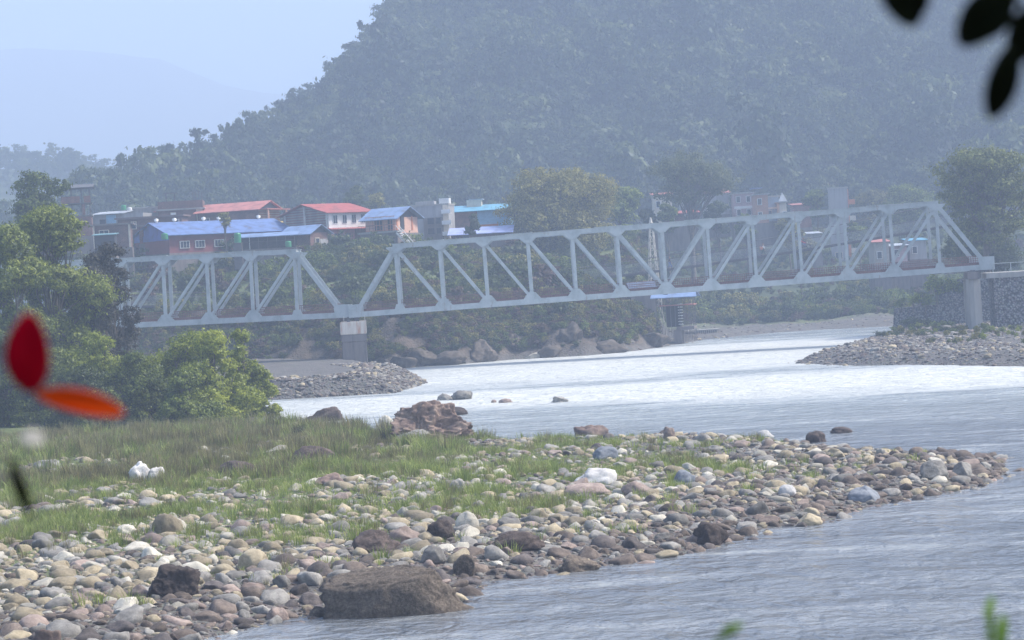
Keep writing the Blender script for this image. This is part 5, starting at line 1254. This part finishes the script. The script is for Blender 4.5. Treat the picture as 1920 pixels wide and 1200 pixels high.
# pale blue building
d = 392
b = Bld('blue_building', 'pale blue building with brick side wall beside the huge round tree', (848, 436), d, -5, 9.5, 8, 399, 'building', wall=LBLUE)
b.face('brick_panel', BRICK, 0, 4.2, -2, b.h); b.shed(corrugated('turquoise sheet', (.12, .36, .52)), -.4, b.L + .4, -.7, 6, b.h, b.h + 1.1); b.face('red_band', ORANGE, 4.4, 7.6, .6, 1.0)
b.part('rooftop_hut', CREAM, MB().box(2.2, 4, b.h + .6, 4.6, 6, b.h + 2.0)); b.part('rooftop_hut_roof', R_GREY, MB().box(2.6, 3.8, b.h + 2.0, 4.9, 6.2, b.h + 2.15))
b = Bld('long_shed', 'long low shed with a pale lilac-blue roof in front of the blue building', (846, 452), 378, -3, 9.2, 4, 441, 'shed', wall=BRICK_D)
b.shed(corrugated('lilac sheet', (.36, .42, .72)), -.5, b.L + .6, -.8, 4.3, b.h - .1, b.h + 1.05); b.win(2.0, .1, .8, .7, DKSTEEL, 0)
# distant houses behind the spreading tree and to the right
def far_house(u0, u1, vb, vt, d, mat, label, roof=None, yaw=0, extra=None, W=6):
    L = px(u1 - u0, d); near = (u0, vb)
    b = Bld('far_house', label, near, d, yaw, L, W, vt, group='houses at the foot of the hill', wall=mat)
    if roof == 'slab' or roof is None: b.slab(CONC)
    elif isinstance(roof, tuple): b.shed(roof[0], -.4, L + .4, -.6, W, b.h, b.h + roof[1])
    n = max(1, int(L / 2.0))
    for i in range(n):
        for zz in np.arange(.6, b.h - 1.4, 2.6): b.win(.5 + i * L / n, float(zz), .7, 1.1, WHITE if mat is not WHITE else LBLUE, 0)
    return b
far_house(1228, 1262, 420, 366, 470, CREAM, 'cream distant house left of the spreading tree', (R_PINK, .5))
far_house(1252, 1310, 422, 402, 455, BRICK_D, 'low brick house with orange walls at the foot of the spreading tree', (R_RED, .6))
far_house(1278, 1300, 400, 370, 480, LGREY, 'grey distant house seen through the spreading tree')
b = far_house(1322, 1368, 400, 364, 485, LGREY, 'pinkish-grey distant house right behind the forked trunk', (R_PINK, .9))
b = far_house(1378, 1416, 410, 364, 480, paint('faded pink', (.42, .31, .32), .8, .2), 'pink distant house with white terrace railings'); b.face('balcony', WHITE, 0, b.L, 1.9, 2.4)
b = far_house(1418, 1442, 415, 366, 470, paint('faded orange', (.42, .24, .17), .8, .2), 'orange distant house with a blue roof canopy'); b.part('canopy', R_BLUE, MB().box(-.6, -.5, b.h + 1.3, b.L * .6, 4, b.h + 1.45)); [b.part('canopy_post', DKSTEEL, MB().box(xx, .2, b.h + .25, xx + .1, .3, b.h + 1.3)) for xx in (0, 1.2)]
b = far_house(1436, 1462, 412, 370, 474, paint('faded blue', (.28, .38, .48), .8, .2), 'light blue distant house right of the orange one'); b.face('balcony', WHITE, 0, b.L, 2.0, 2.4)
b = far_house(1464, 1476, 414, 380, 468, CREAM, 'narrow cream shrine-like house with a pointed roof'); b.part('spire', R_GREY, MB().add([(-.2, -.2, b.h + .25), (b.L + .2, -.2, b.h + .25), (b.L + .2, 1.6, b.h + .25), (-.2, 1.6, b.h + .25), (b.L / 2, .7, b.h + 2.0)], [(0, 1, 4), (1, 2, 4), (2, 3, 4), (3, 0, 4), (3, 2, 1, 0)]))
far_house(1490, 1522, 424, 385, 480, BRICK, 'brick distant house with a pink band left of the round dark tree', (R_PINK, .4))
d = 462
b = Bld('tall_concrete_building', 'tall bare grey concrete building with small orange balconies on its right side', (1560, 492), d, -7, px(36, d), 7, 354, 'building', wall=LGREY)
b.slab(CONC, over=.1)
for i in range(4):
    zz = 1.6 + i * 3.1
    b.part('balcony', ORANGE if i % 2 else CREAM, MB().box(b.L + .13, -.8, zz, b.L + 1.3, 3, zz + .15).box(b.L + 1.2, -.8, zz + .15, b.L + 1.3, 3, zz + .9).box(b.L + .13, -.8, zz + .15, b.L + 1.2, -.72, zz + .9)); 
b.side('side_wall', ORANGE, .2, 6.8, 0, b.h - .2, True); b.face('blue_stripe', LBLUE, b.L - .9, b.L - .5, .4, 4.2); b.face('orange_stripe', ORANGE, b.L - .4, b.L, .4, 4.2)
b.win(.8, .6, 1.2, 1.2, CREAM, 0); b.part('rooftop_rebar', DKSTEEL, MB().tube([(.4, 1, b.h), (.4, 1, b.h + 1.4)], .04, 4).tube([(1.6, 3, b.h), (1.6, 3, b.h + 1.4)], .04, 4))
far_house(1640, 1668, 492, 455, 400, paint('faded cream', (.36, .33, .29), .8, .2), 'small cream and pink house seen under the right end of the footbridge', (R_PINK, .5))
far_house(1672, 1702, 488, 462, 402, paint('faded pink', (0, 0, 0)), 'pink house front beside the cream one under the footbridge', (R_GREY, .4))
far_house(1706, 1738, 482, 452, 405, LGREY, 'grey house with a turquoise sheet right of the pink house front', (corrugated('turquoise sheet', (0, 0, 0)), .4))
far_house(1500, 1540, 470, 440, 440, LGREY, 'grey low house behind the motorcycle on the footbridge', (R_GREY, .4))
# stilt shack over the bank
def stilt_shack():
    d = 321; p = P(1232, 612, d); z0 = p.z; k = M_PX(d)
    t = thing('stilt_shack', 'spindly bamboo stilt shack with pale blue roof and pink floor under the truss bridge', 'shack', (p.x, p.y, z0), R(-10))
    H = P(1232, 560, d).z - z0; W_ = 70 * k
    for i in range(9):
        for j in range(3): MB().tube([(.1 + i * W_ / 8.3, j * 1.7, -2.2), (.1 + i * W_ / 8.3, j * 1.7, H)], .045, 5).build('stilt', DKSTEEL, t)
    fz = P(1232, 575, d).z - z0
    MB().box(.4, -.1, fz, W_ + .1, 3.6, fz + .12).build('floor', R_PINK, t)
    MB().box(1.2, .6, -.2, 3.0, 3.0, fz).build('lower_room', DARK, t)
    MB().box(2.6, -.1, -.6, W_, 3.4, -.2).box(2.2, -.2, -2.4, 3.2, 3.4, -.6).build('base_wall', CONC_D, t)
    MB().add([(-.9, -.8, H + .1), (W_ * .45, 1.7, H + 1.2), (-.9, 4.2, H + .1), (-.9, -.8, H + .2), (W_ * .45, 1.7, H + 1.3), (-.9, 4.2, H + .2)], [(0, 1, 2), (5, 4, 3), (0, 3, 4, 1), (1, 4, 5, 2), (2, 5, 3, 0)])
    m = MB()
    for (ya, yb) in ((-.9, 1.7), (4.3, 1.7)):
        m.add([(-.6, ya, H), (W_ + .6, ya, H), (W_ + .2, yb, H + 1.1), (-.6, yb, H + 1.1), (-.6, ya, H + .08), (W_ + .6, ya, H + .08), (W_ + .2, yb, H + 1.18), (-.6, yb, H + 1.18)], [(0, 3, 2, 1), (4, 5, 6, 7), (0, 1, 5, 4), (1, 2, 6, 5), (2, 3, 7, 6), (3, 0, 4, 7)])
    m.build('roof', R_LBLUE, t)
    m = MB()
    for i in range(9): m.box(2.9, .0, i * .38 - .3, 3.5, .4, i * .38 - .22)
    m.build('ladder', WHITE, t)
stilt_shack()
b = Bld('bank_hut', 'low hut with pale blue roof on the bank left of the stilt shack', (1184, 548), 329, 6, 3.1, 3, 541, 'hut', wall=BRICK_D)
b.gable(corrugated('dull blue sheet', (.10, .14, .22), .8), .7, .5, DARK, ends=.4); b.door(1.0, .8, .5)
def jetty():
    d = 345; p = P(1288, 632, d); t = thing('jetty', 'weathered landing of vertical planks at the far waterline right of the stilt shack', 'jetty', (p.x, p.y, 0), R(4))
    z = P(1320, 618, d).z; w_ = 62 * M_PX(d)
    MB().box(0, 0, z - .12, w_, 2.5, z).build('top_slab', CONC, t); MB().box(1.2, .1, -1, w_ - .4, .3, z - .12).build('face_wall', CONC_D, t)
    for i in range(11): MB().box(1.3 + i * .3, 0, -1, 1.42 + i * .3, .1, z - .12).build('plank', CONC, t)
jetty()
def mast():
    d = 352; p = P(1225, 505, d); zt = P(1222, 418, d).z; z0 = tz(p.x, p.y); h = zt - z0
    t = thing('lattice_mast', 'pale steel lattice mast standing behind the middle of the truss bridge', 'mast', (p.x, p.y, z0), R(12)); a = .85
    m = MB(); c = [(-a, -a), (a, -a), (a, a), (-a, a)]
    f = lambda i, z: (c[i][0] * (1 - .75 * z / h), c[i][1] * (1 - .75 * z / h), z)
    for i in range(4): m.beam(f(i, -1), f(i, h), .09, .09)
    n = 10
    for k in range(n):
        for i in range(4): m.beam(f(i, h * k / n), f((i + 1) % 4, h * (k + 1) / n), .05, .05); m.beam(f(i, h * k / n), f((i + 1) % 4, h * k / n), .05, .05)
    m.build('lattice', CONC_W, t); MB().tube([(0, 0, h), (0, 0, h + .8)], [.3, .12], 8).box(-.8, -.06, h - .6, .8, .06, h - .45).build('head', CONC_W, t)
mast()

# ---------------------------------------------------------------- people
def skin_obj(name, chains, mat, parent, lv=1):
    """chains: list of [(x,y,z,r),...]; the first vertex of the first chain is the root; equal points are merged"""
    V = []; E = []; Rr = []; idx = {}
    for ch in chains:
        pr_ = None
        for q in ch:
            key = (round(q[0], 3), round(q[1], 3), round(q[2], 3))
            if key not in idx: idx[key] = len(V); V.append(q[:3]); Rr.append(q[3])
            i = idx[key]
            if pr_ is not None and pr_ != i: E.append((pr_, i))
            pr_ = i
    me = bpy.data.meshes.new(name); me.from_pydata(V, E, []); me.materials.append(mat)
    o = link(name, me, parent); md = o.modifiers.new('skin', 'SKIN'); md.use_smooth_shade = True
    sv = me.skin_vertices[0].data if me.skin_vertices else None
    if sv is None:
        bpy.context.view_layer.objects.active = o
        sv = me.skin_vertices[0].data
    for i, r in enumerate(Rr): sv[i].radius = (r, r)
    sv[0].use_root = True
    s2 = o.modifiers.new('sub', 'SUBSURF'); s2.levels = lv; s2.render_levels = lv
    return o
SKIN = paint('skin', (.28, .15, .09), .7, .05); HAIR = paint('black hair', (.015, .013, .012), .6, .1)
def person(label, loc, rz, shirt, trousers, pose='stand', scale=1.0, group=None, bag=None):
    t = thing('person', label, 'person', loc, rz, group); t.scale = (scale,) * 3
    st = {'stand': (0, 0), 'walk': (.28, -.26)}.get(pose, (0, 0))
    if pose == 'sit':
        hipz = .78; kn = [(.38, .12, .72), (.38, -.12, .72)]; ft = [(.28, .14, .32), (.28, -.14, .32)]; lean = .18; hands = [(.62, .26, 1.02), (.62, -.26, 1.02)]; el = [(.34, .27, 1.0), (.34, -.27, 1.0)]
    else:
        hipz = .92; kn = [(st[0] * .6 + .03, .1, .48), (st[1] * .5 + .05, -.1, .48)]; ft = [(st[0], .1, .08), (st[1], -.1, .08)]; lean = .02; hands = [(st[1] * .7 + .05, .27, .80), (st[0] * .7 + .05, -.27, .80)]; el = [(st[1] * .3 - .02, .25, 1.1), (st[0] * .3 - .02, -.25, 1.1)]
    hip = (0, 0, hipz, .13); ch = (lean, 0, hipz + .42, .145); nk = (lean * 1.2, 0, hipz + .56, .06); hd = (lean * 1.3 + .01, 0, hipz + .68, .085); hd2 = (lean * 1.3 + .01, 0, hipz + .78, .08)
    chains = [[hip, (lean * .4, 0, hipz + .2, .12), ch, nk, hd, hd2]]
    for i, s_ in ((0, 1), (1, -1)):
        chains.append([hip, (0, .09 * s_, hipz - .06, .085), (*kn[i], .06), (*ft[i], .045), (ft[i][0] + .16, ft[i][1], ft[i][2] - .04, .035)])
        chains.append([ch, (lean, .19 * s_, hipz + .46, .06), (*el[i], .042), (*hands[i], .03)])
    skin_obj('body', chains, SKIN, t, 2)
    sc = [[(0, 0, hipz - .04, .15), (lean * .4, 0, hipz + .2, .145), (lean, 0, hipz + .44, .165), (lean * 1.1, 0, hipz + .52, .09)]]
    for i, s_ in ((0, 1), (1, -1)): sc.append([(lean, 0, hipz + .44, .165), (lean, .19 * s_, hipz + .46, .075), (*el[i], .058), tuple(.4 * a + .6 * b_ for a, b_ in zip(el[i], hands[i])) + (.05,)])
    skin_obj('shirt', sc, shirt, t, 1)
    tc_ = []
    for i, s_ in ((0, 1), (1, -1)): tc_.append([(0, 0, hipz - .001, .145), (0, .09 * s_, hipz - .06, .10), (*kn[i], .078), (ft[i][0], ft[i][1], ft[i][2] + .05, .06)])
    skin_obj('trousers', tc_, trousers, t, 1)
    hm = MB(); c = Vector(hd2[:3]); 
    skin_obj('hair', [[(c.x - .02, 0, c.z + .0, .088), (c.x - .01, 0, c.z + .06, .07)]], HAIR, t, 2)
    # face and hands
    f = MB(); f.box(c.x + .075, -.012, c.z - .05, c.x + .105, .012, c.z - .01); f.build('nose', SKIN, t)
    e = MB(); e.box(c.x + .072, -.04, c.z - .01, c.x + .086, -.018, c.z + .005).box(c.x + .072, .018, c.z - .01, c.x + .086, .04, c.z + .005).build('eyes', DARK, t)
    for i, s_ in ((0, 1), (1, -1)):
        h = Vector(hands[i]); dr = (h - Vector(el[i])).normalized(); m = MB(); sd_ = Vector((1, 0, 0)) if abs(dr.z) > .5 else Vector((0, s_, 0))
        m.beam(h, h + dr * .08, .04, .08)
        for q in range(4):
            a = h + dr * .075 + sd_ * (q - 1.5) * .02; m.tube([a, a + dr * (.045 + .012 * (q in (1, 2))), a + dr * .07 + Vector((.012, 0, -.008))], [.009, .008, .006], 5)
        m.tube([h + sd_ * .04, h + sd_ * .06 + dr * .04, h + sd_ * .055 + dr * .07], [.01, .009, .007], 5); m.build('hand', SKIN, t)
    for i in (0, 1): MB().box(ft[i][0] - .08, ft[i][1] - .05, ft[i][2] - .08, ft[i][0] + .2, ft[i][1] + .05, ft[i][2] - .0).build('shoe', DARK, t)
    return t
def on_fb(u, v):
    p = P(u, v, 336.6); return p.x, fbz(p.x)
CLW = paint('white cloth', (.75, .75, .78), .9, .05); CLR = paint('red cloth', (.55, .06, .07), .9, .05); CLB = paint('blue cloth', (.07, .14, .36), .9, .05); CLG = paint('dark green cloth', (.02, .09, .06), .9, .05); CLD = paint('black cloth', (.03, .03, .035), .9, .05)
x_, z_ = on_fb(1432, 478); person('person in white shirt and dark green trousers walking left along the footbridge', (x_, 336.6, z_), R(180), CLW, CLG, 'walk', 1.0)
bg_ = MB(); bg_.add([(-.22, -.1, 0), (.22, -.1, 0), (.22, .1, 0), (-.22, .1, 0), (-.19, -.08, .38), (.19, -.08, .38), (.19, .08, .38), (-.19, .08, .38)], [(0, 3, 2, 1), (4, 5, 6, 7), (0, 1, 5, 4), (1, 2, 6, 5), (2, 3, 7, 6), (3, 0, 4, 7)])
bt = thing('shoulder_bag', 'orange bag carried by the person in the white shirt', 'bag', (x_ - .33, 336.35, z_ + .82)); bo = bg_.build('pouch', ORANGE, bt); bo.modifiers.new('b', 'BEVEL').width = .05
MB().tube([(-.18, 0, .36), (-.05, .1, .62), (.12, .18, .66), (.18, 0, .36)], .015, 5).build('strap', ORANGE, bt)
x_, z_ = on_fb(1256, 503); person('dark-clad person walking on the footbridge behind the middle truss post', (x_, 336.6, z_), R(0), CLD, CLB, 'walk', 1.0)
x_, z_ = on_fb(583, 565); person('person in red top and blue trousers, left of the pair on the footbridge', (x_, 336.5, z_), R(180), CLR, CLB, 'walk', 1.0, 'pair on the footbridge')
x_, z_ = on_fb(595, 564); person('person in red top and blue trousers, right of the pair on the footbridge', (x_, 336.9, z_), R(180), CLR, CLB, 'stand', 1.02, 'pair on the footbridge')
def motorbike():
    x, z = on_fb(1508, 469); pitch = -math.atan((fbz(x + 1) - fbz(x - 1)) / 2)
    t = thing('motorcycle', 'dark motorcycle with red bodywork riding right along the footbridge', 'motorcycle', (x, 336.6, z), 0); t.rotation_euler = (0, pitch, 0)
    MRED = paint('motorcycle red', (.35, .03, .04), .3, .05)
    for xx in (-.62, .68):
        m = MB(); n = 20
        m.tube([(xx + .29 * math.cos(2 * math.pi * k / n), 0, .3 + .29 * math.sin(2 * math.pi * k / n)) for k in range(n + 1)], .055, 8, False); wo = m.build('wheel', DARK, t, True)
        m = MB().tube([(xx, -.05, .3), (xx, .05, .3)], .06, 8)
        for k in range(8): a = math.pi * k / 4; m.tube([(xx, 0, .3), (xx + .25 * math.cos(a), 0, .3 + .25 * math.sin(a))], .01, 4)
        m.build('rim', LGREY, wo)
        MB().tube([(xx - .3, 0, .42), (xx - .15, 0, .62), (xx + .1, 0, .66), (xx + .3, 0, .5)], .05, 6).build('mudguard', DKSTEEL, t)
    MB().beam((-.15, 0, .42), (.3, 0, .42), .26, .32).tube([(0, .12, .25), (-.75, .16, .3)], .045, 8).build('engine', DKSTEEL, t)
    MB().tube([(-.1, 0, .8), (.15, 0, .88), (.42, 0, .82)], [.1, .16, .1], 10).build('fuel_tank', MRED, t, True)
    MB().tube([(-.8, 0, .84), (-.5, 0, .8), (-.05, 0, .78)], [.07, .12, .12], 8).build('seat', DARK, t, True)
    MB().tube([(.68, .08, .3), (.42, .08, .98)], .03, 6).tube([(.68, -.08, .3), (.42, -.08, .98)], .03, 6).build('fork', LGREY, t)
    MB().tube([(.36, .36, 1.02), (.44, .1, 1.0), (.44, -.1, 1.0), (.36, -.36, 1.02)], .02, 6).build('handlebar', DKSTEEL, t)
    MB().tube([(.5, 0, .88), (.6, 0, .88)], [.1, .09], 10).build('headlight', CREAM, t)
    MB().tube([(-.6, 0, .32), (-.1, 0, .45), (.42, 0, .85)], .03, 6).tube([(-.6, 0, .32), (-.45, 0, .78)], .025, 6).build('frame', DKSTEEL, t)
    r = person('helmeted rider in dark jacket sitting on the motorcycle', (x - .15, 336.6, z + .04), 0, CLD, CLB, 'sit', .98); r.rotation_euler = (0, pitch, 0)
    skin_obj('helmet', [[(.24, 0, 1.53, .13), (.24, 0, 1.60, .10)]], CLD, r, 2)
    r = person('passenger in red sitting behind the rider on the motorcycle', (x - .55, 336.6, z + .08), 0, CLR, CLD, 'sit', .96); r.rotation_euler = (0, pitch, 0)
motorbike()

# ---------------------------------------------------------------- close foliage around the lens
def petal_mat(name, c1, c2, tr=.5):
    m, n, b = mat_new(name); tc = nd(n, 'TexCoord'); no = nd(n, 'TexNoise', i_Scale=14.0, i_Detail=4.0); n.links.new(tc.outputs['Object'], no.inputs['Vector'])
    r = ramp(n, no.outputs[0], [(.35, c1), (.65, c2)]); n.nodes.remove(b)
    d = nd(n, 'BsdfDiffuse'); t = nd(n, 'BsdfTranslucent'); ms = nd(n, 'MixShader', i_0=tr); n.links.new(r.outputs[0], d.inputs[0]); n.links.new(r.outputs[0], t.inputs[0]); n.links.new(d.outputs[0], ms.inputs[1]); n.links.new(t.outputs[0], ms.inputs[2]); n.links.new(ms.outputs[0], n.nodes['Material Output'].inputs[0]); return m
def leaf_px(a, b, wpx, d, mat, parent, nm='leaf', curl=.15, wprof=None):
    """a cupped leaf from pixel a to pixel b, wpx wide, at distance d"""
    A = P(*a, d); B_ = P(*b, d * 1.01); ax = (B_ - A); L = ax.length; ax.normalize(); nrm = Vector((0, -1, .25)).normalized(); sd_ = ax.cross(nrm).normalized(); nrm = sd_.cross(ax)
    n = 14; V = []; Fc = []; W = wpx * M_PX(d) / 2
    for i in range(n + 1):
        t = i / n; w_ = W * (math.sin(math.pi * (.02 + .96 * t)) ** .62) * (1 if not wprof else wprof(t))
        c = A + ax * L * t + nrm * (math.sin(math.pi * t) * L * curl * .5)
        for q in (-1, -.5, 0, .5, 1): V.append(c + sd_ * w_ * q + nrm * (abs(q) * w_ * .45))
    for i in range(n):
        for q in range(4): Fc.append((i * 5 + q, i * 5 + q + 1, (i + 1) * 5 + q + 1, (i + 1) * 5 + q))
    o = MB().add(V, Fc).build(nm, mat, parent, True); s_ = o.modifiers.new('t', 'SOLIDIFY'); s_.thickness = .0006; return o
PR = petal_mat('red petal', (.30, .0, .012), (.42, .004, .02), .35); PO = petal_mat('orange-red petal', (.38, .008, .003), (.52, .06, .006), .3); LD = petal_mat('near dark leaf', (.003, .004, .002), (.006, .008, .004), .02); LG = petal_mat('near green leaf', (.10, .2, .03), (.16, .28, .05), .5); PWH = petal_mat('pale bud', (.4, .4, .38), (.5, .5, .48), .3)
t1 = thing('flowering_twig', 'blurred twig with red and orange petals close to the lens at the left edge', 'flower', P(-30, 900, 1.9))
def stem(parent, pts, r, mat):
    o = MB().tube([P(u, v, dd) for u, v, dd in pts], r, 8).build('stem', mat, parent, True); return o
def reparent(t):
    for c in t.children: c.matrix_parent_inverse = Matrix.Translation(-t.location)
leaf_px((56, 588), (58, 734), 84, 1.9, PR, t1, 'petal')
leaf_px((66, 738), (232, 774), 44, 1.9, PO, t1, 'petal')
leaf_px((36, 822), (82, 822), 30, 1.9, PWH, t1, 'bud')
leaf_px((20, 860), (58, 965), 24, 1.9, LD, t1, 'leaf')
stem(t1, [(-60, 1010, 1.9), (-30, 880, 1.9), (-22, 800, 1.9), (-20, 740, 1.9), (-10, 640, 1.9)], .0012, LG); reparent(t1)
t2 = thing('overhanging_branch', 'black blurred branch with leaves hanging into the upper right corner close to the lens', 'branch', P(1900, -60, 1.7))
leaf_px((1640, -40), (1722, 44), 76, 1.7, LD, t2); leaf_px((1700, -60), (1712, 40), 66, 1.7, LD, t2); leaf_px((1905, -30), (1800, 84), 84, 1.7, LD, t2); leaf_px((1900, 30), (1825, 66), 54, 1.72, LD, t2); leaf_px((1900, 80), (1858, 222), 60, 1.7, LD, t2); leaf_px((1925, 10), (1905, 120), 60, 1.7, LD, t2)
stem(t2, [(1640, -70, 1.7), (1760, -50, 1.7), (1880, -30, 1.7), (1930, 20, 1.7), (1935, 140, 1.7)], .002, LD); stem(t2, [(1893, -20, 1.7), (1905, 60, 1.7), (1898, 110, 1.7)], .001, LD); reparent(t2)
t3 = thing('leafy_shoot', 'blurred bright green shoot tips close to the lens at the bottom right', 'plant', P(1700, 1330, 2.2))
leaf_px((1330, 1212), (1392, 1172), 12, 2.2, LG, t3); leaf_px((1350, 1182), (1394, 1170), 10, 2.2, LG, t3); leaf_px((1846, 1160), (1862, 1118), 16, 2.2, LG, t3); leaf_px((1852, 1225), (1858, 1130), 14, 2.2, LG, t3); leaf_px((1868, 1240), (1882, 1150), 22, 2.2, LG, t3)
stem(t3, [(1700, 1330, 2.2), (1420, 1250, 2.2), (1335, 1208, 2.2)], .0008, LG); stem(t3, [(1700, 1330, 2.2), (1830, 1270, 2.2), (1862, 1200, 2.2), (1858, 1150, 2.2)], .0008, LG); reparent(t3)

# litter caught on the far bank
for u, v, d_, s_, m_, lb in [(1002, 640, 316, .55, LBLUE, 'blue plastic sheet snagged on the far bank rocks'), (1018, 645, 316, .4, WHITE, 'white plastic bag snagged right of the blue sheet'), (1080, 652, 317, .3, WHITE, 'white scrap lying at the far waterline')]:
    p = P(u, v, d_); o = link('litter', rock_me('litter', int(u), (s_, s_ * .6, s_ * .5), m_, 2, 6, .3), loc=(p.x, p.y, tz(p.x, p.y) + .1)); tag(o, lb, 'litter', 'litter on the far bank')

# ---------------------------------------------------------------- haze
def haze():
    m = bpy.data.materials.new('haze'); m.use_nodes = True; n = m.node_tree; n.nodes.clear()
    out = n.nodes.new('ShaderNodeOutputMaterial'); v = n.nodes.new('ShaderNodeVolumePrincipled')
    v.inputs['Color'].default_value = HAZE_COL; v.inputs['Density'].default_value = HAZE_DENSITY; v.inputs['Anisotropy'].default_value = HAZE_G
    n.links.new(v.outputs[0], out.inputs['Volume'])
    o = MB().box(-2900, -62, -3.2, 2900, 4520, 430).build('haze', m); tag(o, 'bluish haze filling the valley', kind='stuff'); o.display_type = 'WIRE'
haze()
